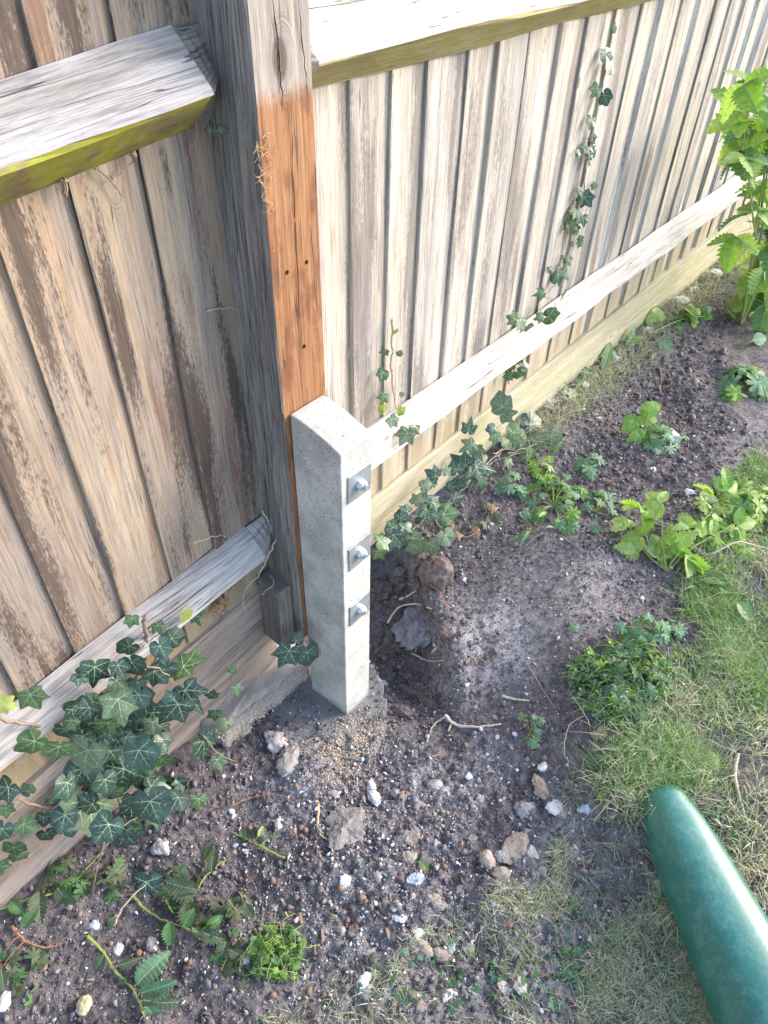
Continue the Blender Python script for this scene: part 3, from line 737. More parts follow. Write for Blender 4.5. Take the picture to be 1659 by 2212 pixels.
# --- short half dead strand near the spur
iv = empty('ivy_plant', onY(.80, 880, 930), 'short yellowing ivy strand hanging down the boards just right of the concrete spur', 'ivy')
ms = MB(); stempx(ms, [(846, 690), (848, 740), (846, 790), (850, 840), (858, 885), (872, 910), (884, 935)], .822, .0028); stempx(ms, [(884, 920, -.06), (900, 925, -.06), (912, 950, -.05)], .826, .002)
for a in ((846, 760), (850, 800), (852, 845)):
    stempx(ms, [a, (a[0]+14, a[1]-6), (a[0]+18, a[1]+12)], .818, .0010)
mb = MB(); place_ivy(mb, [(832, 758, 20, -110, 1), (828, 805, 22, -100, 1), (830, 855, 22, -110, 1), (826, 880, 18, -90, 3), (853, 718, 14, 100, 3), (862, 762, 12, -80, 2), (868, 850, 12, -80, 2)], .816, nb=NB, k=.3)
place_ivy(mb, [(868, 885, 20, -100, 3), (845, 905, 26, -40, 2), (880, 935, 36, -120, 2), (895, 925, 26, -80, 2)], .775, nb=NB, k=.2)
mb.build('foliage', IM, iv); ms.build('vine_stem', STEMP, iv)
# --- sprig poking out under the rail
iv = empty('ivy_plant', onY(.82, 1115, 810), 'small leafy ivy sprig poking out between the right lower rail and gravel board', 'ivy')
mb = MB(); place_ivy(mb, [(1118, 780, 22, 40, 1), (1105, 790, 26, -120, 1), (1120, 805, 26, -40, 1, 0, IVYR), (1128, 790, 22, 10, 0, 0, IVYR), (1102, 812, 18, 200, 1)], .81, nb=NB, k=.3)
ms = MB(); stempx(ms, [(1098, 830), (1110, 800), (1122, 775)], .822, .0016)
mb.build('foliage', IM, iv); ms.build('vine_stem', STEMB, iv)

# --- ground ivy along the right gravel board
iv = empty('ivy_plant', gp(900, 1120), 'dark trailing ivy growing from the soil at the foot of the right gravel board', 'ivy')
mb = MB(); ms = MB()
hand = [(850, 1155, 34, -100, 0), (866, 1120, 22, 90, 0), (898, 1085, 24, 60, 2), (932, 1048, 24, 120, 0), (915, 1078, 24, 20, 0), (935, 1085, 24, -10, 0), (920, 1100, 24, -160, 0), (925, 1108, 26, -20, 0), (955, 1120, 36, 10, 1), (968, 1050, 24, -20, 0),
        (985, 1050, 28, 60, 0), (965, 1022, 22, 100, 2), (942, 1028, 26, 150, 0), (1005, 1005, 36, 140, 0), (1028, 1008, 50, -10, 0), (1028, 1015, 46, -100, 0), (1020, 960, 32, -150, 2), (1012, 930, 30, 80, 0), (1030, 970, 28, -70, 2), (1085, 880, 34, 100, 2), (1088, 895, 28, 10, 2),
        (960, 1165, 30, -60, 2), (925, 1185, 30, -80, 2), (900, 1190, 26, 200, 2), (870, 1140, 24, 30, 0), (905, 1130, 24, -30, 0), (950, 1090, 20, -100, 1), (978, 1080, 24, 10, 0), (915, 1050, 20, 20, 2), (1110, 935, 28, 110, 1), (1125, 960, 28, 160, 2), (1118, 950, 30, -60, 2), (1140, 925, 40, 20, 0), (1150, 955, 30, -60, 2),
        (1095, 960, 24, 200, 2), (1065, 925, 18, -160, 0), (1185, 955, 30, -40, 2), (1195, 975, 26, -50, 2), (1135, 985, 26, -20, 1), (1095, 1000, 22, -80, 1), (820, 1170, 30, 20, 1), (815, 1190, 26, -60, 1), (1070, 940, 22, -90, 1), (880, 1105, 20, 150, 0), (1040, 1040, 22, -90, 1), (985, 1015, 24, 110, 0),
        (862, 1165, 30, -140, 0), (848, 1140, 24, 140, 0), (890, 1160, 26, -60, 1)]
for (px, py, s, a, m) in hand:
    g0 = gp(px, min(py+14, 1400)); up = rnd.uniform(.015, .05)
    # leaf floats over the soil or in front of the board
    pos = g0+np.array([0, 0, up]);
    if pos[1] > .80: pos = onY(.785, px, py)
    palm(mb, pos, idir(a), nrm(NB+jn(.3)), s*1.15*mpp(pos), rnd.choice([IVY, IVY, IVYR, IVYR, IVY2]), rnd.uniform(.05, .3), m, 4, .015)
for pts in ([(815, 1150), (870, 1120), (905, 1095), (950, 1070), (990, 1040), (1040, 1010), (1090, 985), (1150, 985), (1175, 950)], [(850, 1110), (862, 1160), (890, 1175), (905, 1190)], [(870, 1120), (880, 1160), (930, 1165)], [(905, 1100), (940, 1140), (960, 1160)], [(1030, 1030), (1060, 1010), (1090, 960), (1120, 940)],
            [(1000, 1030), (1040, 1005), (1110, 1000), (1140, 980)], [(1040, 985), (1080, 950), (1090, 900)], [(930, 1080), (960, 1060), (975, 1020)], [(990, 1050), (1010, 990), (1020, 960)], [(1100, 990), (1160, 970), (1180, 955)]):
    P = [gp(a, b, rnd.uniform(.006, .03)) for a, b in pts]
    for p in P: p[1] = min(p[1], .80)
    tube(ms, curve(P, 5, .002), .0017, 5, 0, True, .15)
mb.build('foliage', IM, iv); ms.build('vine_stem', STEMP, iv)
# withered strand
iv = empty('ivy_plant', gp(1010, 1150), 'withered curled ivy strand with brown leaves lying on the bare soil', 'ivy')
mb = MB(); ms = MB()
for (px, py, s, a, m) in [(1050, 1105, 26, 100, 0), (1065, 1130, 24, -20, 0), (1000, 1150, 22, 180, 0), (990, 1165, 20, -130, 1), (1030, 1160, 24, -170, 1), (1045, 1140, 24, -60, 0), (1025, 1150, 20, 60, 0), (1060, 1115, 22, 20, 1), (975, 1155, 18, 120, 1)]:
    p = gp(px, py, .02); palm(mb, p, idir(a), nrm(TOCAM+jn(.6)), s*mpp(p), IVY2, rnd.uniform(.4, .9), m, None)
P = [gp(a, b, .014) for a, b in ((935, 1165), (975, 1170), (1015, 1165), (1040, 1150), (1055, 1120), (1050, 1100))]; tube(ms, curve(P, 5, .001), .0022, 6, 0)
mb.build('foliage', [WILT, DRY], iv); ms.build('vine_stem', STEMB, iv)

# ------------------------------------------------------------------ WEEDS
def plant(name, base, label, cat='plant', group=None): return empty(name, base, label, cat, group)
def fin_plant(e, mb, mats, ms=None, sm=None):
    mb.build('foliage', mats, e)
    if ms is not None and ms.v: ms.build('stem', sm, e)
def cluster(px0, py0, n, rx, ry, size, shape, mats, label, name='weed_plant', cat='weed', up=(.012, .05), stem=STEMG, kind='palm', ang=None, k=.35, smat=None, wd=.36, teeth=6, chaos=0.0, pet=True):
    """petioled leaves fanning out from one crown"""
    base = gp(px0, py0); e = plant(name, base, label, cat); mb = MB(); ms = MB()
    for i in range(n):
        th = rnd.uniform(0, 2*math.pi) if ang is None else rnd.uniform(*ang); rr = math.sqrt(rnd.uniform(.0, 1))
        px = px0+math.cos(th)*rx*rr; py = py0-math.sin(th)*ry*rr
        g_ = gp(px, py); p = g_+np.array([0, 0, rnd.uniform(*up)*(1.2-.6*rr)])
        out = nrm(np.array([p[0]-base[0], p[1]-base[1], 0])+jn(.01)) ; n_ = nrm(np.array([0, 0, 1.])+.35*out+.25*TOCAM+jn(k*.6))
        if chaos: out = nrm(out*(1-chaos)+jn(chaos)); n_ = nrm(n_+jn(chaos*.5))
        s = rnd.uniform(.6, 1.25)*size*mpp(p); m = rnd.randrange(len(mats))
        if kind == 'palm': palm(mb, p, out+jn(.2), n_, s, shape, rnd.uniform(.05, .35), m, None)
        elif kind == 'tri':
            for da in (-75, 0, 75):
                c_, s_ = math.cos(R(da)), math.sin(R(da)); o2 = np.array([out[0]*c_-out[1]*s_, out[0]*s_+out[1]*c_, .1])
                pinn(mb, p, o2, nrm(n_+jn(.12)), s, wd, teeth, rnd.uniform(.1, .4), .3, m, len(mats))
        else: pinn(mb, p, out+jn(.2), n_, s, wd, teeth, rnd.uniform(.1, .5), .25, m, len(mats))
        b0 = base if pet else p-out*.012*rnd.uniform(.5, 2)+np.array([0, 0, -.008])
        if chaos and pet: b0 = p+nrm(jn(1)*np.array([1, 1, .1]))*rnd.uniform(.015, .05)+np.array([0, 0, -.004]); b0[2] = max(b0[2], float(h_at(b0[0], b0[1]))+.002)
        mid = (b0+p)/2+np.array([0, 0, .012 if pet else .002])
        if pet: tube(ms, curve([b0, mid, p], 4, .0004), .0010, 5, 0)
    fin_plant(e, mb, mats+[VEIN], ms, smat or stem); return e
cluster(1195, 1095, 34, 70, 58, 21, GER, [FRESH, BLUEG, MIDG], 'bushy low geranium weed with lobed leaves, largest weed on the bare soil beyond the pit', up=(.01, .045))
cluster(1285, 1110, 14, 38, 42, 17, GER, [BLUEG, MIDG], 'sprawling lobed weed between the geranium weed and the raspberry shoots')
cluster(1168, 1028, 10, 28, 24, 20, GER, [FRESH, LIME], 'small bright lobed weed just above the bushy geranium weed')
cluster(1103, 1057, 9, 28, 22, 21, GER, [BLUEG], 'small blue green lobed weed nearest the ground ivy')
cluster(1268, 1018, 8, 26, 18, 20, GER, [BLUEG], 'isolated blue green seedling above the bushy geranium weed')
cluster(1425, 962, 22, 48, 26, 18, BUTT, [BLUEG, MIDG], 'low dense weed under the heart leaved seedling on the dark soil')
cluster(1610, 835, 16, 50, 34, 34, BUTT, [MIDG, FRESH, BLUEG], 'loose leafy weed at the right edge on the dark bed')
cluster(1150, 1152, 7, 44, 26, 28, BUTT, [BLUEG, FRESH], 'small dandelion seedling with jagged leaves on the dusty soil', kind='pinn', wd=.16, teeth=5)
cluster(1345, 1475, 300, 112, 86, 19, BUTT, [BLUEG, BLUEG, MIDG, FRESH, IVY_P], 'heap of pulled creeping buttercup with tangled stems at the edge of the lawn', 'weed_heap', 'weed heap', up=(.004, .026), k=.9, chaos=.75)
for a_ in ((400, 1925, 60, 55, 'dark limp weed scraps right of the fallen dark ivy leaf'), (230, 1900, 60, 45, 'limp weed scraps at the foot of the left gravel board'), (520, 2090, 60, 40, 'dark weed scraps just left of the bright green patch'),
           (50, 2110, 70, 60, 'heap of dark weed scraps in the bottom left corner'), (140, 1900, 60, 40, 'weed scraps below the trailing ivy stem'), (480, 1990, 70, 50, 'wilted weed scraps in the middle of the lower left soil')):
    cluster(a_[0], a_[1], 15, a_[2], a_[3], 23, BUTT, [WILT, WILT, MIDG], a_[4], 'weed_scraps', 'weed scraps', chaos=.8, pet=False, up=(.003, .02), k=.9)
cluster(1400, 1370, 26, 70, 22, 20, BUTT, [BLUEG, MIDG], 'thin scatter of buttercup leaves behind the buttercup heap')
cluster(605, 2062, 75, 62, 56, 15, IVYR, [FRESH, FRESH, MIDG], 'bright green patch of round leaved weed near the bottom edge', up=(.004, .03), chaos=.6)
cluster(1145, 1585, 12, 26, 36, 15, GER, [MIDG, BLUEG], 'tiny wiry weed on the soil between the long root and the buttercup heap')
cluster(1562, 1290, 3, 42, 36, 62, None, [MIDG], 'strawberry plant with three glossy toothed leaflets in the grass', 'strawberry_plant', 'plant', kind='pinn', wd=.40, teeth=9, up=(.03, .05))
cluster(1545, 1320, 9, 70, 40, 40, None, [MIDG, FRESH], 'low strawberry foliage tucked in the lawn under the big glossy leaflets', 'strawberry_plant', 'plant', kind='pinn', wd=.42, teeth=7, up=(.005, .03))
cluster(1600, 1130, 80, 110, 70, 26, BUTT, [FRESH, MIDG, LIME], 'mass of lobed weeds at the right edge of the lawn', up=(.01, .06), chaos=.4)
cluster(1330, 2030, 70, 150, 130, 14, GER, [BLUEG, MIDG, WILT], 'grey green ground weeds in the thin lawn left of the green plastic beam', chaos=.6, pet=False, up=(.002, .012))
cluster(1050, 2110, 120, 300, 80, 12, BUTT, [BLUEG, WILT, MIDG], 'low dusty weeds in the thin turf at the bottom of the picture', chaos=.6, pet=False, up=(.002, .012))
# raspberry shoots
def cane_plant(base_px, shoots, label, mats, leaf=56, plane=None, name='raspberry_plant', cat='plant', r=.003):
    base = gp(*base_px); e = plant(name, base, label, cat); mb = MB(); ms = MB()
    for pts in shoots:
        P = [np.array(base)]
        for (px, py, up) in pts:
            q = gp(px, py) if plane is None else None
            if plane is None:
                p = on(2, float(h_at(*gp(px, py)[:2]))+up, px, py)
            else: p = onY(plane+up, px, py)
            P.append(p)
        C_ = curve(P, 5, .001); tube(ms, C_, r, 6, 0)
        tipd = nrm(C_[-1]-C_[-3])
        for j in range(3, len(C_), 3 if plane is None else 4):
            dz = C_[min(j+1, len(C_)-1)]-C_[j-1]; side = nrm(np.cross(nrm(dz), TOCAM))*(1 if (j//3) % 2 else -1)
            last = j >= len(C_)-3
            od = nrm((side*.9+nrm(dz)*(.5 if plane is None else .1)+jn(.25 if plane is None else .5)) if not last else tipd+jn(.2)); s = leaf*rnd.uniform(.6, 1.0)*mpp(C_[j])
            st = C_[j]+od*s*.45; tube(ms, [C_[j], (C_[j]+st)/2+np.array([0, 0, .004]), st], .0012, 5, 0)
            nn = nrm(TOCAM*.5+np.array([0, 0, .7])+jn(.35))
            for da in (-70, 0, 70):
                ax_ = Vector(nn); v_ = Vector(od); v_.rotate(Matrix.Rotation(R(da), 3, ax_)); m = rnd.randrange(len(mats))
                pinn(mb, st, np.array(v_), nrm(nn+jn(.2)), s*(1.2 if da == 0 else 1.0), .37, 8, rnd.uniform(.1, .5), .3, m, len(mats))
    fin_plant(e, mb, mats+[VEIN], ms, STEMG); return e
cane_plant((1440, 1235), [[(1400, 1170, .03), (1385, 1110, .09)], [(1480, 1170, .05), (1540, 1100, .10), (1560, 1070, .13)], [(1430, 1150, .05), (1430, 1090, .12)], [(1400, 1200, .02), (1360, 1140, .04)], [(1500, 1180, .04), (1590, 1130, .07)]],
           'bright lime green raspberry shoots at the edge of the lawn', [LIME, LIME, FRESH], 50)
cane_plant((1600, 700), [[(1640, 600, -.02), (1628, 480, -.02), (1618, 400, 0), (1608, 300, 0), (1618, 240, 0)], [(1668, 560, .0), (1678, 420, 0), (1668, 300, 0), (1678, 200, 0), (1698, 150, 0)], [(1688, 600, .0), (1718, 450, .0), (1728, 300, 0), (1708, 210, 0)],
           [(1648, 650, 0), (1638, 560, 0), (1668, 500, 0)], [(1658, 680, 0), (1678, 640, 0), (1683, 600, 0)], [(1618, 660, 0), (1628, 620, 0)], [(1668, 380, .02), (1638, 330, .02), (1628, 290, .02)], [(1678, 520, .0), (1668, 450, .02), (1643, 410, .02)], [(1668, 300, .0), (1638, 270, .02), (1598, 265, .02)], [(1668, 250, .0), (1638, 200, .02), (1608, 190, .02)], [(1668, 480, 0), (1628, 490, .02), (1603, 500, .02)], [(1673, 350, 0), (1628, 350, .02), (1603, 330, .02)]],
           'tall leafy raspberry canes in front of the far right end of the fence', [FRESH, MIDG, FRESH, LIME], 78, plane=.60, r=.004)
# heart-leaved seedling
base = gp(1390, 955); e = plant('seedling', base, 'young seedling with four heart shaped leaves standing on the dark bed', 'seedling'); mb = MB(); ms = MB()
HEART = polar([(0, 1.0), (20, .86), (45, .72), (80, .62), (110, .60), (140, .55), (165, .42), (180, .18)])
for (px, py, up, s, a) in ((1385, 945, .015, 34, 200), (1368, 910, .05, 30, 230), (1400, 885, .08, 30, 20), (1392, 900, .06, 30, -20)):
    z = base[2]+up; p = on(2, z, px, py); palm(mb, p, idir(a), nrm(TOCAM+jn(.2)), s*mpp(p), HEART, .15, 0, 1, .02, 3); tube(ms, curve([base, (base+p)/2+np.array([0, 0, .01]), p], 4), .0016, 5)
fin_plant(e, mb, [FRESH, VEIN], ms, STEMG)
# broad dock leaf by the board
for (px, py, s, a, lab) in ((1440, 765, 44, -20, 'single broad dock leaf lying by the far gravel board'), (1640, 765, 40, 30, 'broad leaf sprouting at the right edge of the dark bed')):
    b_ = gp(px-20, py-20); e = plant('dock_plant', b_, lab, 'weed'); mb = MB(); ms = MB()
    p = gp(px-18, py-20, .02); pinn(mb, p, idir(a-20), nrm(TOCAM+jn(.1)), s*mpp(p), .42, 5, .2, .1, 0, 1, ser=.03); tube(ms, curve([b_+np.array([-.05, .02, 0]), b_+np.array([-.02, 0, .02]), p], 4), .002, 5)
    fin_plant(e, mb, [BLUEG, VEIN], ms, STEMG)
b_ = gp(1290, 820); e = plant('dock_plant', b_, 'upright green dock shoots against the far gravel board', 'weed'); mb = MB()
for (px, py, s, a) in ((1300, 800, 60, 70), (1310, 790, 50, 50), (1335, 745, 46, 60), (1350, 740, 36, 20), (1270, 815, 36, 120), (1232, 842, 30, 40), (1400, 700, 34, 40), (1215, 850, 26, 110)):
    p = gp(px, py, .01); p[1] = min(p[1], .80); pinn(mb, p, idir(a), nrm(NB+jn(.3)), s*mpp(p), .24, 5, .3, .2, rnd.randrange(2), 2, ser=.03)
fin_plant(e, mb, [FRESH, MIDG, VEIN])

# wilted cuttings: stem through px points with serrated leaves at given spots
def cutting(pts, leaves, label, r=.0022, sm=STEMG, mats=None, prick=True, name='plant_cutting', up=.008):
    mats = mats or [WILT, MIDG]; P = [gp(a, b, up) for a, b in pts]; e = plant(name, P[0], label, 'plant cutting'); ms = MB(); mb = MB()
    C_ = curve(P, 6, .0006); tube(ms, C_, r, 6)
    if prick:
        for c_ in C_[::1]:
            for _ in range(3):
                d = nrm(jn(1)); d[2] = abs(d[2]); tube(ms, [c_, c_+d*.005], .0004, 3)
    for (px, py, s, a) in leaves:
        p = gp(px, py, rnd.uniform(.012, .02)); q = min(C_, key=lambda c_: np.linalg.norm(c_-p)); tube(ms, curve([q, (q+p)/2+np.array([0, 0, .006]), p], 3), .001, 4)
        pinn(mb, p, idir(a), nrm(TOCAM+np.array([0, 0, .4])+jn(.35)), s*mpp(p), rnd.uniform(.25, .38), 9, rnd.uniform(.1, .5), rnd.uniform(.2, .6), rnd.randrange(len(mats)), len(mats), ser=.28)
    if mb.v: mb.build('foliage', mats+[VEIN], e)
    ms.build('stem', sm, e)
cutting([(190, 2025), (225, 2060), (255, 2105), (290, 2140), (315, 2200)], [(300, 2130, 80, 50), (310, 2150, 85, 20), (315, 2165, 85, -15), (320, 2180, 80, -55), (230, 2070, 40, -120), (275, 2120, 50, -100), (260, 2090, 44, 10)], 'wilted nettle top with serrated leaves at the lower left', .003, mats=[WILT, BLUEG])
cutting([(-5, 1970), (70, 1945), (140, 1925), (190, 1880), (248, 1808)], [(90, 1935, 60, -80), (150, 1920, 48, -95), (130, 1925, 50, -60), (30, 1955, 40, -40)], 'green stem laid across the soil beside the left gravel board', .0028, mats=[MIDG, WILT])
cutting([(285, 1935), (320, 1970), (365, 1995), (410, 2010), (450, 2030)], [(420, 2010, 50, -40), (440, 2020, 55, -20), (370, 2000, 50, -80), (400, 2005, 40, 60)], 'limp green stem below the dark fallen ivy leaves', .0025)
cutting([(615, 1858), (570, 1835), (530, 1815), (500, 1800)], [(530, 1820, 26, 90), (560, 1815, 24, 60)], 'light green forked stem tip beside the rounded concrete lump', .0026, mats=[STEMG, MIDG])
cutting([(560, 1838), (580, 1815), (605, 1805)], [(595, 1808, 16, 10)], 'thin green side shoot on the soil above the forked stem', .0017)
cutting([(490, 1860), (450, 1890), (425, 1930), (405, 1960)], [(430, 1930, 74, 170), (425, 1940, 80, -150), (420, 1950, 70, -110), (410, 1955, 60, -70), (460, 1890, 50, 100), (440, 1860, 46, 60)], 'wilted serrated leaves in the middle of the pulled weeds', .0022, mats=[WILT])
cutting([(500, 1745), (540, 1728), (580, 1720), (630, 1728), (672, 1750)], [(505, 1742, 16, 130)], 'pinkish bare stem on the soil left of the rounded concrete lump', .0018, sm=REDST, prick=False)
cutting([(30, 2005), (55, 2035), (100, 2050), (140, 2040)], [(55, 2010, 44, 60), (20, 2060, 50, -110), (10, 2100, 44, -70)], 'short broken stem with a red base at the far left bottom', .003, sm=REDST, mats=[MIDG, WILT])
cutting([(250, 2000), (270, 1960), (310, 1920), (350, 1895), (385, 1880)], [(252, 1990, 26, -110)], 'thin yellow stalk of a fallen ivy leaf curving over the soil', .0018, sm=STEMP, prick=False)
cutting([(510, 1985), (535, 1955), (520, 1930)], [(530, 1960, 40, -60), (520, 1945, 50, -100), (500, 1960, 46, -140)], 'crumpled dark weed scraps in the middle of the lower left soil', .0015, mats=[WILT, WILT, MIDG])
cutting([(470, 2030), (490, 2060), (480, 2100)], [(470, 2020, 50, -60), (490, 2040, 44, -100), (500, 2060, 40, -30), (450, 2010, 40, 30)], 'dark limp leaves left of the bright green weed patch', .0015, mats=[WILT, WILT, MIDG])
# fallen leaves
def fallen(px, py, s, a, shape, mat, label, name='fallen_leaf'):
    p = gp(px, py, .012); mb = MB(); palm(mb, p, idir(a), nrm(TOCAM+np.array([0, 0, .6])+jn(.15)), s*mpp(p), shape, .35, 0, 1, .016)
    setp(mb.build(name, [mat, VEIN], loc=tuple(p)), label, 'leaf')
fallen(1290, 1590, 30, -60, IVY, DRY, 'dry reddish brown leaf below the buttercup heap')
fallen(1243, 1363, 15, 160, HEART, BLUEG, 'small lone green leaf on the smooth bare soil')
fallen(385, 1895, 42, -70, IVYR, IVY_P, 'pale grey ivy leaf fallen on the soil')
fallen(318, 1910, 62, -88, IVY, IVY_D, 'large dark ivy leaf fallen face up on the lower left soil')
fallen(1540, 1660, 24, 80, HEART, LIME, 'pale upturned leaf in the lawn above the plastic beam')
p = gp(905, 1862, .008); mb = MB(); pinn(mb, p, idir(-45), nrm(TOCAM+np.array([0, 0, .6])), 36*mpp(p), .16, 3, .2, .3, 0, None, ser=0)
setp(mb.build('fallen_leaf', [FRESH], loc=tuple(p)), 'bright green narrow leaf scrap by the blue grey stone', 'leaf')

# ------------------------------------------------------------------ ROOTS AND STICKS
def root(pts, r, label, mat=ROOT, name='root', cat='root', branch=None, up=.004, endr=.45):
    P = [gp(q[0], q[1], up+(q[2] if len(q) > 2 else 0)) for q in pts]; mb = MB(); C_ = curve(P, 6, .0006); tube(mb, C_, r, 7, 0, True, .14, endr)
    for b in branch or []:
        tube(mb, curve([gp(q[0], q[1], up) for q in b], 5, .0006), r*.6, 6, 0, True, .14, endr)
    return setp(mb.build(name, mat, smooth=True, loc=tuple(P[0])), label, cat)
root([(960, 1552, .01), (985, 1568), (1030, 1572), (1082, 1566)], .0042, 'longest pale forked root lying in front of the pit', branch=[[(960, 1552), (935, 1570), (922, 1608)], [(975, 1565), (968, 1582)]])
root([(1084, 1505), (1110, 1512), (1142, 1516)], .0040, 'short thick pale root piece right of the pit')
root([(836, 1355, .012), (860, 1322, .012), (895, 1312, .01), (932, 1318)], .0036, 'curved pale root sticking out across the pit wall')
root([(862, 1308, .02), (884, 1298, .02), (902, 1282, .015)], .0032, 'short curved root at the top of the pit wall')
root([(890, 1418, .01), (925, 1430), (960, 1428)], .0028, 'thin straight root at the lower lip of the pit')
root([(932, 1412), (943, 1400)], .0035, 'stubby pale root piece in the middle of the pit edge')
root([(898, 1410), (903, 1380)], .0026, 'small upright root chip in the pit')
root([(912, 1258, .02), (930, 1278, .02), (950, 1292, .015), (970, 1320)], .0026, 'root with a pink tip hanging over the root ball clod', REDST)
root([(688, 1738), (686, 1780), (695, 1808), (735, 1822)], .0034, 'hook shaped tan root beside the rounded concrete lump', bark('tan root', (.46, .30, .17), (.58, .42, .27)))
root([(1545, 1845), (1555, 1880), (1588, 1915), (1640, 1990), (1650, 2010)], .0035, 'long brown root in the lawn right of the plastic beam', TWIG)
root([(1585, 1640, .02), (1582, 1680, .01), (1600, 1740), (1615, 1790)], .0048, 'pale thick root lying on the lawn above the plastic beam', branch=[])
root([(1580, 1625), (1568, 1700), (1585, 1760), (1600, 1830)], .0030, 'thin brown root beside the pale thick root on the lawn', TWIG)
root([(1520, 1230, .05), (1570, 1215, .07), (1610, 1215, .06), (1665, 1222, .05)], .0026, 'long arching straw stalk over the lawn', STEMP, 'stalk', 'stalk')
root([(1420, 840, .01), (1430, 855), (1442, 835)], .004, 'small forked brown twig on the far dark bed', TWIG, 'twig', 'twig', branch=[[(1425, 800), (1428, 820), (1425, 842)]])
root([(1500, 668, .01), (1525, 680, .01), (1535, 700)], .0045, 'curved grey twig at the top of the dark bed', STEMB, 'twig', 'twig')
root([(1400, 730, .01), (1470, 700, .015), (1530, 690, .01)], .0025, 'long straight dry stem lying across the dark bed', STEMP, 'twig', 'twig')
root([(1140, 1440), (1170, 1490), (1200, 1535)], .0022, 'thin brown weed stalk left of the buttercup heap', TWIG, 'twig', 'twig')
root([(1270, 1545), (1232, 1565), (1218, 1610), (1222, 1640), (1245, 1655)], .0016, 'thin curved bare stalk below the buttercup heap', STEMP, 'twig', 'twig')
root([(1540, 1140), (1558, 1125), (1568, 1112)], .003, 'grey split stick at the edge of the bed', STEMB, 'twig', 'twig')
# sticks lodged on the left panel
def sprig(pts, plane, r, label, mat=TWIG, branch=(), name='twig', cat='twig'):
    mb = MB(); P = [onY(plane+(q[2] if len(q) > 2 else 0), q[0], q[1]) for q in pts]; tube(mb, curve(P, 6, .0008), r, 6, 0, True, .2)
    for b in branch: tube(mb, curve([onY(plane+(q[2] if len(q) > 2 else 0), q[0], q[1]) for q in b], 6, .0008), r*.8, 6, 0, True, .2)
    return setp(mb.build(name, mat, loc=tuple(P[0])), label, cat)
sprig([(204, 362), (230, 380), (248, 402), (264, 425)], .826, .0017, 'forked dead twig clinging to the left boards under the mossy rail', branch=[[(240, 390), (262, 370), (290, 345)]])
sprig([(418, 245), (425, 290), (415, 315), (402, 345)], .822, .0016, 'thin dead stem hanging below the left rail end near the post')
sprig([(132, 385), (140, 395), (142, 425)], .822, .005, 'stub of broken wood wedged under the mossy rail')
sprig([(288, 330), (292, 350)], .822, .005, 'second stub of broken wood wedged under the mossy rail, nearer the post')
sprig([(595, 1165), (580, 1200), (560, 1240), (530, 1275), (525, 1300), (532, 1325)], .775, .0018, 'dangling dead root hanging from the lower left rail end', STEMP)
sprig([(566, 1105, -.01), (580, 1125, -.02), (586, 1150, -.02)], .80, .0012, 'fine white string like root over the end of the lower left rail', ROOT)
sprig([(585, 1242), (590, 1262, -.03), (566, 1284, -.04)], .80, .0012, 'short white root lying on top of the timber cleat', ROOT)
sprig([(418, 1174), (445, 1164), (475, 1157), (488, 1160)], .80, .0013, 'dry grass stalk resting on the lower left rail', STEMP)
sprig([(445, 672), (480, 666), (520, 668)], .825, .0011, 'dry grass stalk stuck to the boards near the post', STEMP)
sprig([(492, 1258), (505, 1270), (518, 1262)], .822, .002, 'knot of dry roots between lower rail and left gravel board', STEMB, branch=[[(495, 1250), (500, 1275)], [(485, 1265), (510, 1255)]])
# crumpled dry leaf
for (px, py, s, pl, lab, mt) in ((480, 1310, 26, .82, 'crumpled brown dead leaf caught above the left gravel board', DRY), (455, 280, 20, .81, 'pale shrivelled leaf in a cobweb under the left rail end', IVY_P)):
    mb = MB(); p = onY(pl, px, py)
    for i in range(4): palm(mb, p+jn(.004), idir(rnd.uniform(0, 360)), nrm(NB+jn(.6)), s*mpp(p)*rnd.uniform(.7, 1.1), IVY2, rnd.uniform(.6, 1.1), 0, None)
    setp(mb.build('dead_leaf', mt, loc=tuple(p)), lab, 'leaf')
# fuzz of dead ivy rootlets on the orange post face
mb = MB()
for i in range(46):
    px = 552+rnd.random()**2*45; py = rnd.choice([rnd.uniform(290, 350), rnd.uniform(300, 420), rnd.uniform(330, 460)])
    p = onY(.7445, px+ (py-300)*.09, py); q = p+np.array([rnd.uniform(-.012, .016), -rnd.uniform(.001, .006), rnd.uniform(-.012, .014)]); tube(mb, curve([p, (p+q)/2+jn(.002), q], 3), .0005, 4)
o = mb.build('dead_rootlets', bark('orange rootlet', (.55, .34, .18), (.66, .46, .28)), loc=(.66, .745, 1.1)); setp(o, 'fuzz of dead ivy rootlets on the left edge of the orange post face', 'rootlets', kind='stuff')

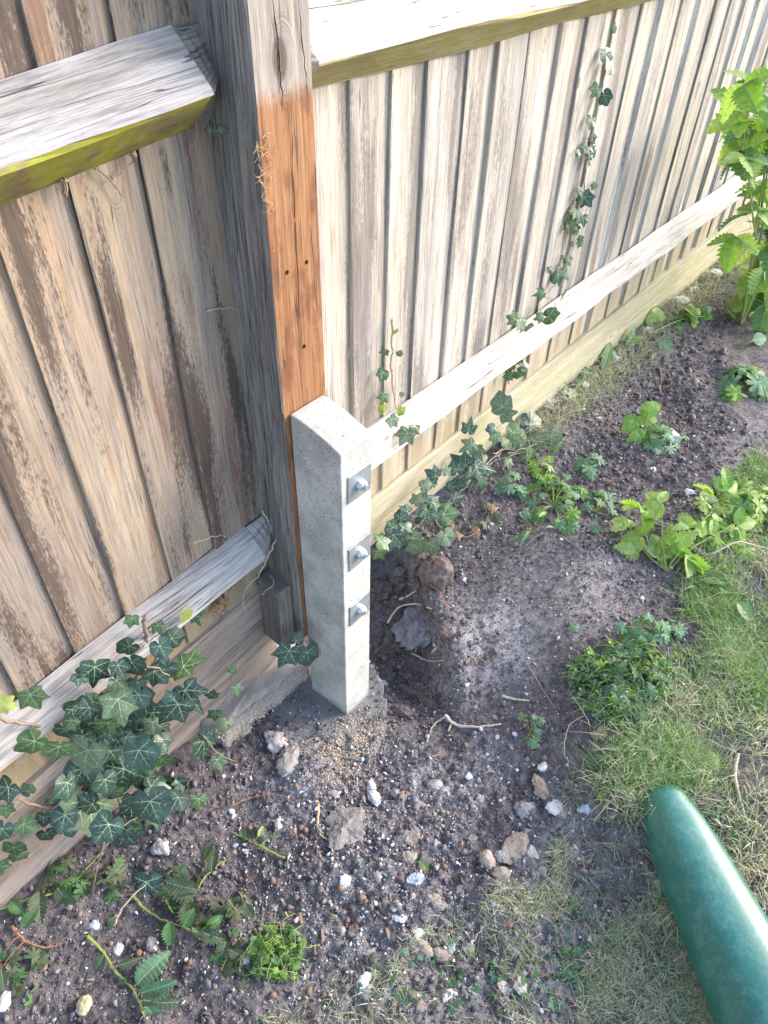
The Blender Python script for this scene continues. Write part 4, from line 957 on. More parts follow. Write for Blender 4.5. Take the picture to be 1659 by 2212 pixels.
# ------------------------------------------------------------------ ROCKS
import bmesh
def _ico(sub):
    bm = bmesh.new(); bmesh.ops.create_icosphere(bm, subdivisions=sub, radius=1.0); V = np.array([v.co[:] for v in bm.verts]); F = [tuple(v.index for v in f.verts) for f in bm.faces]; bm.free(); return V, F
ICO = {k: _ico(k) for k in (1, 2, 3, 4)}
nprs = np.random.RandomState(3)
def rock(size, sub=3, rough=.25, flat=.6, facet=0, elong=1.3):
    V, F = ICO[sub]; V = V.copy(); ph = nprs.uniform(0, 50, 3)
    if facet:
        for _ in range(facet):
            n = nrm(nprs.normal(size=3)); d = nprs.uniform(.45, .8); s_ = V@n; V -= np.outer(np.clip(s_-d, 0, None), n)
    r = 1+rough*(fbm(V[:, 0]*1+ph[0]+V[:, 2], V[:, 1]*1+ph[1], 1.3, 2)+.6*fbm(V[:, 2]+ph[2], V[:, 0]-V[:, 1], 3, 3, .6))
    r = r+rough*.55*fbm(V[:, 0]*2+V[:, 2]+ph[2], V[:, 1]*2-V[:, 2]+ph[0], 3.1, 4, .75)
    V = V*r[:, None]*np.array([elong, 1, flat])*size
    a = nprs.uniform(0, 6.28); c_, s_ = math.cos(a), math.sin(a); V = V@np.array([[c_, s_, 0], [-s_, c_, 0], [0, 0, 1]])
    return V, F
def stonemat(name, a, b, sc_=80, bumpd=.0015, speck=.3):
    T = NT(name); g = T.geo(); P = T.n('ShaderNodeTexCoord').outputs['Object']; n = T.noise(g.outputs['Position'], sc_, 5, .7); n2 = T.noise(g.outputs['Position'], 600, 3, .6)
    c = T.mix(T.mr(n, .35, .65), a, b); c = T.mix(T.m('MULTIPLY', T.mr(n2, .5, .7), speck), c, tuple(x*.45 for x in a))
    oi = T.n('ShaderNodeObjectInfo'); c = T.mix(1.0, c, T.mix(oi.outputs['Random'], (.82, .82, .84), (1.1, 1.08, 1.05)), 'MULTIPLY')
    return T.fin(c, .9, T.bump(T.m('ADD', n, T.m('MULTIPLY', n2, .4)), bumpd), .2)
S_WHITE = stonemat('white limestone', (.60, .60, .61), (.78, .77, .76)); S_BLUE = stonemat('bluish stone', (.40, .44, .52), (.62, .66, .72))
S_CONC = stonemat('concrete rubble', (.36, .33, .31), (.52, .48, .45), 50, .002); S_TAN = stonemat('tan mortar', (.33, .27, .22), (.46, .39, .32), 50, .002)
S_CLAY = stonemat('fired clay', (.20, .12, .09), (.30, .19, .15), 90, .0006); S_RED = stonemat('brick chip', (.38, .20, .15), (.50, .30, .24)); S_PINK = stonemat('pink stone', (.55, .46, .45), (.68, .58, .56)); S_SOIL = stonemat('soil clod', (.10, .078, .072), (.19, .16, .15), 60, .003)
def put_rock(px, py, s, mat, label, name='stone', cat='stone', sub=4, rough=.3, flat=.6, facet=0, elong=1.3, sink=.42, group=None):
    p = gp(px, py); size = s*.5*mpp(p); V, F = rock(size, sub, rough, flat, facet, elong); p = p+np.array([0, 0, size*flat*(1-2*sink)*.8])
    mb = MB(); mb.add(V+p, F); o = mb.build(name, mat, smooth=(facet == 0), loc=tuple(p)); return setp(o, label, cat, group)
put_rock(748, 1788, 84, CONC_OLD, 'rounded flat concrete lump with a dusty top, largest lump in the foreground soil', 'concrete_lump', 'rubble', 4, .5, .30, 2, 1.05, .3)
put_rock(887, 1812, 50, S_TAN, 'broken tan mortar slab right of the rounded concrete lump', 'mortar_lump', 'rubble', 4, .35, .4, 3, 1.3)
put_rock(885, 1850, 30, S_TAN, 'small tan mortar piece just below the broken slab', 'mortar_lump', 'rubble', 3, .35, .5, 3)
put_rock(940, 1828, 24, S_CONC, 'wedge shaped pale chip right of the broken mortar slab', facet=5, elong=1.7)
put_rock(1052, 1857, 34, S_TAN, 'round brownish clod, left one of three touching', 'mortar_lump', 'rubble', rough=.25, flat=.8)
put_rock(1084, 1850, 26, S_CONC, 'small grey clod, upper right of three touching', 'mortar_lump', 'rubble', rough=.25, flat=.8)
put_rock(1082, 1890, 32, S_TAN, 'round clod, lowest of three touching', 'mortar_lump', 'rubble', rough=.25, flat=.8)
put_rock(1112, 1830, 46, S_TAN, 'long tan mortar piece above the three round clods', 'mortar_lump', 'rubble', rough=.3, elong=1.6, facet=3)
put_rock(1150, 1845, 26, S_CONC, 'pale grey lump beside the long tan mortar piece', 'mortar_lump', 'rubble', facet=4)
put_rock(1132, 1747, 34, S_CONC, 'rough grey rubble left of the triangular slab', 'rubble', 'rubble', rough=.4)
put_rock(1205, 1745, 38, S_WHITE, 'flat triangular grey white slab on the soil', facet=6, elong=1.3, flat=.4)
put_rock(1260, 1748, 24, S_BLUE, 'small sharp bluish stone at the edge of the thin lawn', facet=6)
put_rock(1168, 1697, 44, stonemat('bark chunk', (.30, .22, .17), (.42, .34, .27)), 'square weathered chunk of wood left of the lawn edge', 'wood_chunk', 'wood chunk', rough=.25, flat=.6, facet=6, elong=1.3)
put_rock(1172, 1656, 20, S_WHITE, 'bright white pebble above the square wood chunk', facet=3, elong=1.1)
put_rock(1013, 1676, 17, S_WHITE, 'small white cube shaped pebble in front of the forked root', facet=6, elong=1.0)
put_rock(937, 1697, 30, S_CONC, 'dusty concrete lump left of the white cube pebble', 'rubble', 'rubble')
put_rock(1040, 1725, 18, S_CONC, 'small grey stone between white cube pebble and grey rubble', facet=4)
put_rock(808, 1724, 24, S_WHITE, 'knobbly white stone, the lower of two in front of the spur', rough=.5)
put_rock(803, 1698, 20, S_WHITE, 'knobbly white stone, the upper of two in front of the spur', rough=.5)
put_rock(900, 1902, 32, S_BLUE, 'angular blue grey stone near the bright leaf scrap', facet=6, elong=1.3)
put_rock(745, 1905, 26, S_BLUE, 'blue grey stone left of the angular one', facet=5)
put_rock(602, 1780, 20, S_PINK, 'smooth oval cream pebble among the pulled weeds', rough=.1, flat=.7)
put_rock(1068, 1952, 20, S_WHITE, 'white oval pebble below the three round clods', rough=.2)
put_rock(902, 2020, 24, S_WHITE, 'broken white stone, upper one in the lower middle rubble', facet=5)
put_rock(912, 2050, 34, S_TAN, 'tan lump, middle one in the lower middle rubble', 'rubble', 'rubble', rough=.35)
put_rock(952, 2062, 30, S_TAN, 'tan lump, right one in the lower middle rubble', 'rubble', 'rubble', rough=.35)
put_rock(943, 1945, 38, S_TAN, 'flat tan mortar flake above the lower middle rubble', 'rubble', 'rubble', facet=4)
put_rock(866, 1985, 22, S_BLUE, 'narrow blue white stone left of the mortar flake', facet=5, elong=1.7)
put_rock(830, 1955, 28, S_SOIL, 'brown clod left of the narrow blue white stone', 'clod', 'clod')
put_rock(974, 2050, 18, S_BLUE, 'small pale stone at the right of the lower middle rubble', facet=5)
put_rock(1093, 2130, 30, S_PINK, 'flat pink triangular stone in the thin turf', facet=6, flat=.45, elong=1.4)
put_rock(967, 2148, 22, S_PINK, 'small pink brick chip in the thin turf', facet=5, elong=1.5)
put_rock(1022, 2142, 18, S_WHITE, 'white stone in the thin turf left of the pink triangular stone', facet=5)
put_rock(785, 2120, 24, S_WHITE, 'long white pebble near the bottom edge', rough=.2, elong=1.6)
put_rock(803, 2105, 17, S_PINK, 'square cream chip near the bottom edge', facet=6)
put_rock(795, 2142, 26, S_CONC, 'grey lump just under the long white pebble', 'rubble', 'rubble')
put_rock(182, 2172, 30, stonemat('yellow stone', (.42, .38, .22), (.55, .50, .33)), 'yellowish round stone at the bottom left', rough=.2, flat=.8)
put_rock(8, 2165, 30, S_WHITE, 'white stone cut by the left edge at the bottom', rough=.2)
put_rock(330, 2040, 26, S_PINK, 'speckled pinkish stone among the lower left weeds', rough=.3)
put_rock(255, 2052, 22, S_BLUE, 'bluish pebble among the lower left weeds')
put_rock(203, 2000, 20, S_BLUE, 'small pale blue pebble near the broken red stem')
put_rock(530, 2075, 22, S_WHITE, 'white pebble left of the bright green weed patch', rough=.35)
put_rock(345, 1750+80, 32, S_CONC, 'crumbly grey lump under the ivy clump', 'rubble', 'rubble', rough=.5)
put_rock(385, 1630, 52, S_SOIL, 'dark crumbly clod under the ivy at the gravel board', 'clod', 'clod', rough=.5, flat=.9)
put_rock(1358, 1720, 34, S_CONC, 'rounded grey stone at the tip of the plastic beam', 'stone', 'stone', rough=.25)
put_rock(1430, 1690, 30, S_WHITE, 'crumbled white stone just above the plastic beam tip', rough=.6)
put_rock(1335, 1502, 40, S_WHITE, 'white crumbly stone in the middle of the buttercup heap', rough=.5, sink=.0)
put_rock(1455, 945, 34, S_WHITE, 'long white stone behind the low dense weed', facet=4, elong=1.8)
put_rock(1413, 1013, 15, S_WHITE, 'small bright white stone below the low dense weed', facet=5)
put_rock(1488, 1063, 18, S_WHITE, 'white stone chip beside the split stick', facet=5)
put_rock(1354, 985, 30, S_WHITE, 'x', facet=4) if False else None
put_rock(1770-300, 868+120, 12, S_TAN, 'tiny tan stone right of the low dense weed', facet=4)
put_rock(823, 1478, 26, S_BLUE, 'bluish crumbly lump at the right foot of the spur', 'rubble', 'rubble', rough=.6)
put_rock(820, 1535, 16, S_BLUE, 'small blue grey stone in front of the spur foot', facet=5)
put_rock(832, 1460, 46, S_SOIL, 'dark clod in the bottom of the pit', 'clod', 'clod', rough=.6)
put_rock(825, 1275, 44, S_SOIL, 'big dark clod at the back of the pit', 'clod', 'clod', rough=.6, flat=.8)
put_rock(870, 1250, 40, S_SOIL, 'dark clod between the pit wall and the root ball', 'clod', 'clod', rough=.6, flat=.8)
put_rock(942, 1248, 72, stonemat('root ball', (.11, .082, .075), (.24, .20, .185), 60, .004), 'rounded dusty root ball clod at the top of the pit', 'root_ball', 'clod', 4, .3, .9, 0, 1.05, .2)
put_rock(962, 1362, 34, S_SOIL, 'small clod on the lip of the pit', 'clod', 'clod', rough=.4)
put_rock(908, 1352, 100, stonemat('grey clay', (.17, .165, .175), (.30, .30, .32), 30, .005, .5), 'smooth grey blue clay lump in the pit wall', 'clay_lump', 'clay lump', 4, .6, .34, 2, 1.15, .40)
put_rock(600, 1600, 44, S_PINK, 'pinkish concrete crumb at the left of the fresh concrete', 'rubble', 'rubble', rough=.5, flat=.4)
put_rock(625, 1640, 50, CONC_OLD, 'pale broken concrete edge in front of the spur foot', 'rubble', 'rubble', 4, .5, .35)
put_rock(530, 1575, 30, S_TAN, 'tan crumb below the old concrete haunch', 'rubble', 'rubble')
put_rock(1180, 800, 15, S_WHITE, 'white chip', facet=4) if False else None
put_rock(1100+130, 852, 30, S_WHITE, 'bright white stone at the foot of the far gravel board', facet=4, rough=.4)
for (a_, b_, c_) in ((1320, 770, 26), (1400, 715, 22), (1470, 650, 24), (1540, 590, 26), (1260, 830, 18), (1360, 745, 16), (1500, 625, 18)):  # pale stones added in place of sunlight leaking under the fence
    put_rock(a_, b_, c_, S_WHITE, 'pale stone standing in for a sun patch at the foot of the far gravel board', rough=.5, flat=.5, group='pale stones standing in for sun patches along the far gravel board')
cluster(1450, 690, 30, 130, 10, 26, HEART, [FRESH, LIME, MIDG], 'bright weeds added along the foot of the far gravel board to suggest leaking sunlight', up=(.01, .05), chaos=.6, pet=False)  # leaf colour carries the brightness of sun leaking under the fence
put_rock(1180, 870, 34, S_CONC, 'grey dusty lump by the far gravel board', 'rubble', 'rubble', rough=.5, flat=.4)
# brown clay pellets
pel = [(1265, 925), (1290, 930), (1300, 938), (1273, 935), (1312, 932), (1325, 935), (1335, 936), (1285, 920), (1128, 1030), (1150, 1075), (1215, 1040), (1092, 1150), (1035, 1470), (710, 1715), (682, 1722), (590, 1670), (605, 1705), (640, 1700), (650, 1790), (660, 1795), (640, 1810), (780, 1940), (790, 1950), (800, 1958), (760, 1960), (773, 1990), (750, 1990),
       (700, 1930), (735, 1920), (690, 1870), (520, 1900), (510, 1960), (590, 1905), (610, 2000), (500, 1990), (420, 1980), (440, 2040), (410, 2080), (300, 2060), (240, 2040), (1000, 1340), (1040, 1500), (640, 1550), (625, 1565), (850, 1560), (845, 1542), (1133, 1570), (985, 1660), (1085, 1740), (1175, 1640), (960, 1600), (1230, 1350),
       (1345, 1000), (1330, 1010), (1365, 1020), (1385, 995), (1560, 745), (1405, 845), (1240, 1010), (1180, 1015), (680, 2060), (590, 2150), (700, 2150), (850, 2170), (640, 1940), (560, 2010), (480, 1870), (460, 1760), (540, 1790), (420, 1690), (345, 1700), (590, 1640), (575, 1690), (1050, 1780), (1100, 2000)]
mb = MB(); V, F = ICO[3]; mb.add(V*.0065*(1+.05*nprs.normal(size=(len(V), 1))*.4), F)
p = gp(*pel[0]); p0 = mb.build('clay_pellet', S_CLAY, smooth=True, loc=(0, 0, 0)); setp(p0, 'round brown clay pellet lying on the soil', 'clay pellet', 'brown clay pellets scattered on the soil')
for i, (a, b) in enumerate(pel):
    o = p0 if i == 0 else p0.copy()
    if i: col.objects.link(o)
    q = gp(a, b, .0035); o.location = q; s = rnd.uniform(.62, .98); o.scale = (s, s, s*.95)
# small pebbles
pg = 'small pale pebbles scattered over the bare soil'
protos = []
for k in range(6):
    V, F = rock(.005, 2, .25, .7, 4 if k % 2 else 0, 1.3); mb = MB(); mb.add(V, F); me_o = mb.build('pebble', [S_WHITE, S_CONC, S_BLUE, S_WHITE, S_TAN, S_PINK][k], smooth=not k % 2, loc=(0, 0, 0)); setp(me_o, 'small pale pebble lying on the bare soil', 'pebble', pg); protos.append(me_o)
cnt = 0
for i in range(900):
    if cnt >= 170: break
    x = rnd.uniform(.05, 2.0); y = rnd.uniform(-.35, .82)
    if lawniness(x, y) > .4 and rnd.random() < .75: continue
    px, py = px_of((x, y, h_at(x, y)))
    if not (0 < px < 1659 and 600 < py < 2212): continue
    if 590 < px < 800 and py < 1600: continue
    wgt = .25+.75*math.exp(-((px-800)/420)**2-((py-1850)/330)**2)
    if rnd.random() > wgt: continue
    o = protos[cnt] if cnt < 6 else rnd.choice(protos).copy()
    if cnt >= 6: col.objects.link(o)
    o.location = (x, y, float(h_at(x, y))+.002); s = rnd.choice([.35, .45, .5, .6, .8, 1.1]); o.scale = (s, s, s); o.rotation_euler = (rnd.uniform(-.3, .3), rnd.uniform(-.3, .3), rnd.uniform(0, 6.3)); cnt += 1
rub = []
for k, mt in enumerate((S_CONC, S_TAN, CONC_OLD, S_CONC, S_SOIL, S_TAN)):
    V, F = rock(.011, 3, .6, .5, 3 if k % 2 else 0, 1.2); mb = MB(); mb.add(V, F); o = mb.build('mortar_lump', mt, smooth=not k % 2, loc=(0, 0, 0)); setp(o, 'crumbly lump of pale mortar among the foreground rubble', 'rubble', 'crumbly mortar lumps in the foreground'); rub.append(o)
k = 0
while k < 80:
    px, py = rnd.gauss(930, 230), rnd.gauss(1860, 190)
    if not (420 < px < 1330 and 1600 < py < 2205): continue
    p = gp(px, py); o = rub[k] if k < 6 else rnd.choice(rub).copy()
    if k >= 6: col.objects.link(o)
    s = rnd.choice([.35, .45, .5, .6, .7, .8, 1.0, 1.2]); o.location = p; o.scale = (s, s, s*rnd.uniform(.7, 1.1)); o.rotation_euler = (rnd.uniform(-.3, .3), rnd.uniform(-.3, .3), rnd.uniform(0, 6.3)); k += 1
clods = []
for k in range(4):
    V, F = rock(.017, 3, .7, .75, 2, 1.2); mb = MB(); mb.add(V, F); o = mb.build('clod', S_SOIL, loc=(0, 0, 0)); setp(o, 'dark broken soil clod in the dug pit', 'clod', 'dark clods in the pit beside the spur'); clods.append(o)
for k in range(34):
    px = rnd.uniform(812, 935); py = rnd.uniform(1215, 1560); p = gp(px, py); o = clods[k] if k < 4 else rnd.choice(clods).copy()
    if k >= 4: col.objects.link(o)
    s = rnd.choice([.4, .5, .6, .8, 1.0, 1.2]); o.location = p; o.scale = (s, s, s*rnd.uniform(.7, 1.1)); o.rotation_euler = (rnd.uniform(-.4, .4), rnd.uniform(-.4, .4), rnd.uniform(0, 6.3))
# wood chips
for (px, py, s, a, lab) in ((1010, 1518-20, 14, 60, 'small brown wood chip right of the pit'), (1020, 1335+90, 14, -30, 'flat wood chip on the smooth dusty soil'), (697, 2062-40, 26, 95, 'long reddish brown bark splinter in the foreground soil'), (650, 1985, 22, 100, 'short bark splinter below the concrete lump'), (868, 1718, 18, 75, 'orange wood splinter left of the dusty concrete lump'), (838, 2018, 24, 100, 'dark bark splinter left of the rubble'), (940, 1335+300, 16, 30, 'wood chip in front of the forked root'), (1010, 1430, 16, 60, 'pale wood chip beside the pit')):
    p = gp(px, py, .004); d = idir(a); d[2] = 0; d = nrm(d); mb = MB(); L = s*mpp(p); beam(mb, [(-L*.16, -.001), (L*.16, -.001), (L*.12, .0018), (-L*.12, .0022)], p-d*L*.5, p+d*L*.5, np.cross(d, (0, 0, 1)), (0, 0, 1), 0, 3, .0008, rough_end=.001)
    setp(mb.build('wood_chip', TWIG, loc=tuple(p)), lab, 'wood chip')

# ------------------------------------------------------------------ concrete haunch + fresh collar (irregular solids)
def lump(name, outline, top, depth, mat, label, cat, rough=.004, inset=.02, soft=True):
    """outline: world xy polygon; skirt sloping outwards below top"""
    n = len(outline); c_ = np.mean(np.array(outline), 0); O2 = []
    for i in range(n):
        a = np.array(outline[i]); b = np.array(outline[(i+1) % n])
        for k in range(6):
            q = a+(b-a)*k/6; O2.append(q+nprs.normal(size=2)*rough*.35)
    O2 = np.array(O2); N = len(O2); vs = []; fs = []; rings = [(1.0, -depth), (.99, top*.35), (.975, top*.8), (.95, top), (.6, top+.003), (.3, top+.004)]
    for (s, z) in rings:
        for q in O2:
            w_ = c_+(q-c_)*s; vs.append((w_[0], w_[1], z+float(fbm(w_[0], w_[1], 30, 3))*rough))
    vs.append((c_[0], c_[1], top+.004))
    for r_ in range(len(rings)-1):
        for i in range(N):
            j = (i+1) % N; fs.append((r_*N+i, r_*N+j, (r_+1)*N+j, (r_+1)*N+i))
    L = (len(rings)-1)*N
    for i in range(N): fs.append((L+i, L+(i+1) % N, len(vs)-1))
    mb = MB(); mb.add(vs, fs); o = mb.build(name, mat, smooth=True, loc=(c_[0], c_[1], 0)); return setp(o, label, cat)
ol = [on(2, .06, *q)[:2] for q in ((478, 1588), (530, 1542), (600, 1490), (668, 1432), (650, 1385), (590, 1390), (520, 1440), (450, 1500), (430, 1560))]
lump('concrete_haunch', ol, .070, .1, CONC_OLD, 'old concrete haunch dusted with sawdust running left from the spur', 'concrete', .007)
ol = [gp(*q)[:2] for q in ((600, 1500), (580, 1555), (610, 1610), (680, 1650), (740, 1640), (790, 1650), (830, 1600), (838, 1540), (810, 1470), (700, 1420))]
zc = float(h_at(.70, .60))
FOOT = [tuple(q) for q in ol]
lump('concrete_footing', ol, .0005, .08, CONC_WET, 'fresh dark grey concrete footing round the base of the spur', 'concrete', .012)

# ------------------------------------------------------------------ GREEN PLASTIC BEAM
T = NT('green plastic'); g = T.geo(); P_ = g.outputs['Position']
n1 = T.noise(P_, 30, 5, .7); n2 = T.noise(P_, 160, 4, .75)
c = T.mix(T.m('MULTIPLY', T.mr(T.m('ADD', T.m('MULTIPLY', n1, .6), T.m('MULTIPLY', n2, .4)), .46, .62), .4), (.002, .13, .095), (.12, .27, .24))
v = T.n('ShaderNodeTexCoord'); mp = T.n('ShaderNodeMapping'); T.l(P_, mp.inputs[0]); mp.inputs[2].default_value = (0, 0, R(-45)); mp.inputs[3].default_value = (30, 900, 400)
scr = T.noise(mp.outputs[0], 1, 1); c = T.mix(T.m('MULTIPLY', T.mr(scr, .70, .74), .3), c, (.35, .5, .47))
T.b.inputs['Coat Weight'].default_value = 1.0; T.b.inputs['Coat Roughness'].default_value = .36
PLAS = T.fin(c, T.mr(n2, .3, .7, .30, .42), T.bump(n2, .0003), .5)
path = [(1438, 1744, .055, 52), (1452, 1778, .055, 62), (1479, 1834, .056, 72), (1514, 1907, .057, 80), (1562, 2002, .058, 89), (1612, 2100, .06, 99), (1664, 2200, .062, 111), (1755, 2390, .066, 125), (1870, 2640, .07, 160)]
cen = [on(2, float(base_h(*on(2, .05, a, b)[:2]))*0+.03+z, a, b) for a, b, z, _ in path]; rad = [r_*mpp(c_)*1.04 for c_, (_, _, _, r_) in zip(cen, path)]
mb = MB(); seg = 40; vs = []; fs = []
ax0 = nrm(cen[2]-cen[0]); rows = []
for k in range(7):
    t = math.radians(90-k*90/7)    # rounded tip
    rows.append((cen[0]-ax0*rad[0]*.85*math.sin(t), rad[0]*math.cos(t)))
for c_, r_ in zip(cen, rad): rows.append((c_, r_))
dirs = []
for i in range(len(rows)): dirs.append(nrm(rows[min(i+1, len(rows)-1)][0]-rows[max(i-1, 0)][0]))
for (c_, r_), d in zip(rows, dirs):
    side = nrm(np.cross(d, (0, 0, 1))); upv = nrm(np.cross(side, d)); r_ = max(r_, .0005)
    for q in range(seg):
        an = 2*math.pi*q/seg; ca, sa = math.cos(an), math.sin(an)
        x_ = math.copysign(abs(ca)**.85, ca); y_ = math.copysign(abs(sa)**.95, sa)
        vs.append(c_+side*x_*r_+upv*y_*r_*.85)
for i in range(len(rows)-1):
    for q in range(seg):
        l_ = (q+1) % seg; fs.append((i*seg+q, i*seg+l_, (i+1)*seg+l_, (i+1)*seg+q))
fs.append(tuple(range(seg))[::-1]); fs.append(tuple((len(rows)-1)*seg+q for q in range(seg)))
mb.add(vs, fs); o = mb.build('plastic_beam', PLAS, smooth=True, loc=tuple(cen[0])); setp(o, 'smooth glossy green plastic beam with a rounded end lying on the lawn', 'plastic beam')

# ------------------------------------------------------------------ STUFF: crumbs, grit, sawdust, grass
def scatter(name, n, gen, base, mats, label, cat, seed=1):
    """many tiny solids in one object (numpy)"""
    rs = np.random.RandomState(seed); BV, BF = base; BF = np.array(BF); pos, size, mi = gen(rs, n); n = len(pos)
    q = rs.normal(size=(n, 4)); q /= np.linalg.norm(q, axis=1)[:, None]; a, b, c_, d = q.T
    Rm = np.stack([np.stack([1-2*(c_*c_+d*d), 2*(b*c_-a*d), 2*(b*d+a*c_)], -1), np.stack([2*(b*c_+a*d), 1-2*(b*b+d*d), 2*(c_*d-a*b)], -1), np.stack([2*(b*d-a*c_), 2*(c_*d+a*b), 1-2*(b*b+c_*c_)], -1)], 1)
    S = size[:, None, None]*rs.uniform(.35, 1.55, (n, 1, 3)) if size.ndim == 1 else size[:, None, :]
    V = BV[None]*(1+.42*rs.normal(size=(n, len(BV), 1)))*S; V = np.einsum('nij,nkj->nki', Rm, V)+pos[:, None, :]
    Fa = (BF[None]+(np.arange(n)*len(BV))[:, None, None]).reshape(-1, BF.shape[1])
    me = bpy.data.meshes.new(name); V = V.reshape(-1, 3); me.vertices.add(len(V)); me.vertices.foreach_set('co', V.ravel()); me.loops.add(Fa.size); me.loops.foreach_set('vertex_index', Fa.ravel())
    me.polygons.add(len(Fa)); me.polygons.foreach_set('loop_start', np.arange(0, Fa.size, BF.shape[1])); me.polygons.foreach_set('loop_total', np.full(len(Fa), BF.shape[1]))
    for m in mats: me.materials.append(m)
    me.polygons.foreach_set('material_index', np.repeat(mi, len(BF))); me.update(calc_edges=True)
    o = bpy.data.objects.new(name, me); col.objects.link(o); setp(o, label, cat, kind='stuff'); return o
def isl_mat(name, a, b, rough=.95):
    T = NT(name); g = T.geo(); n = T.noise(g.outputs['Position'], 500, 3); return T.fin(T.mix(g.outputs['Random Per Island'], a, b), rough, T.bump(n, .0008), .2)
CR = isl_mat('soil crumb', (.08, .066, .070), (.26, .228, .235)); GRIT = isl_mat('pale grit', (.46, .47, .50), (.80, .80, .81)); GRITG = isl_mat('grey grit', (.22, .20, .20), (.42, .39, .385)); SAW = isl_mat('sawdust chip', (.58, .44, .30), (.80, .66, .50)); LITT = isl_mat('litter', (.12, .085, .065), (.34, .25, .18))
def inpoly(x, y, poly):
    r_ = np.zeros(len(x), bool); n = len(poly)
    for i in range(n):
        x1, y1 = poly[i]; x2, y2 = poly[(i+1) % n]; c_ = ((y1 > y) != (y2 > y)) & (x < (x2-x1)*(y-y1)/(y2-y1+1e-12)+x1); r_ ^= c_
    return r_
def surf(x, y):
    h = h_at(x, y); return np.where(inpoly(x, y, FOOT), np.maximum(h, .0035+fbm(x, y, 30, 3)*.012), h)
def ground_pts(rs, n, x0=-.2, x1=2.25, y0=-.5, y1=.82, lawn=.7):
    x = rs.uniform(x0, x1, n*3); y = rs.uniform(y0, y1, n*3); k = rs.rand(n*3) > lawniness(x, y)*lawn
    k &= ~((x > .655) & (x < .76) & (y > .625) & (y < .85))
    x = x[k][:n]; y = y[k][:n]; return np.stack([x, y, surf(x, y)], -1)
def g_crumb(rs, n):
    p = ground_pts(rs, n); s = .0005+.0050*rs.rand(len(p))**13+.0011*rs.rand(len(p)); pitw = np.exp(-(((p[:, 0]-.9)/.12)**2+((p[:, 1]-.66)/.18)**2)); s = s*(1+1.2*pitw*rs.rand(len(p))); inf = inpoly(p[:, 0], p[:, 1], FOOT); s = np.where(inf & (rs.rand(len(p)) < .7), .0005, s)
    s *= 1-.45*np.exp(-(((p[:, 0]-1.15)/.22)**2+((p[:, 1]-.42)/.2)**2))
    p[:, 2] += s*.3; return p, s, (rs.rand(len(p)) < .06).astype(int)
def g_crumb2(rs, n):
    p = ground_pts(rs, n, 2.1, 4.2, -.5, .82, 1.0); s = .0015+.009*rs.rand(len(p))**8; return p, s, (rs.rand(len(p)) < .06).astype(int)
scatter('soil_crumbs', 14000, g_crumb2, ICO[1], [CR, LITT], 'loose dark crumbs of soil on the far bed', 'soil', 22)
BITV = np.array([[-1, 0, 0], [-.3, .5, .15], [1, 0, 0], [-.3, -.5, .1], [0, 0, -.12]]); BITF = np.array([[0, 1, 4], [1, 2, 4], [2, 3, 4], [3, 0, 4]])
def g_bits(rs, n):
    p = ground_pts(rs, n, -.2, 3.0, -.6, .82, .2); p[:, 2] += .003; s = .0015+.004*rs.rand(len(p))**2; dd = lawniness(p[:, 0], p[:, 1]); pp = rs.rand(len(p)); return p, s, np.where(pp < .25+.6*dd, 2, np.where(pp < .7, 1, 0)).astype(int)
scatter('soil_crumbs', 85000, g_crumb, ICO[1], [CR, LITT], 'loose dark crumbs of soil', 'soil', 2)
def g_grit(rs, n):
    p = ground_pts(rs, n); d = np.exp(-(((p[:, 0]-.48)/.26)**2+((p[:, 1]-.36)/.25)**2))*1.0+.16; p = p[rs.rand(len(p)) < d]; s = .0005+.0009*rs.rand(len(p))+.0028*rs.rand(len(p))**7; p[:, 2] += s*.6+.001; return p, s, (rs.rand(len(p)) < .58).astype(int)
scatter('grit', 62000, g_grit, ICO[1], [GRIT, GRITG], 'fine pale grit in the soil', 'grit', 4)
q1 = gp(770, 1590); q2 = gp(740, 1650); hz = .066
def g_saw(rs, n):
    a = rs.normal(size=(n, 2)); p = np.where(rs.rand(n, 1) < .6, q1[:2]+a*np.array([.035, .028]), q2[:2]+a*np.array([.05, .04])); P3 = np.concatenate([p, surf(p[:, 0], p[:, 1])[:, None]+.0012], 1)
    x = rs.uniform(.42, .66, n//3); y = rs.uniform(.74, .80, n//3); P4 = np.stack([x, y, np.full(len(x), .069)], -1)
    P3 = np.concatenate([P3, P4]); P3 = P3[~((P3[:, 0] > .664) & (P3[:, 0] < .75) & (P3[:, 1] > .63))]; s = rs.uniform(.0006, .0016, (len(P3), 1))*np.array([[2.2, .7, .5]]); return P3, s, np.zeros(len(P3), int)
scatter('sawdust', 2600, g_saw, ICO[1], [SAW], 'pale sawdust scattered at the foot of the spur', 'sawdust', 6)

scatter('plant_litter', 16000, g_bits, (BITV, BITF), [CR, LITT, BLUEG], 'tiny leaf scraps and litter on the soil and turf', 'litter', 31)
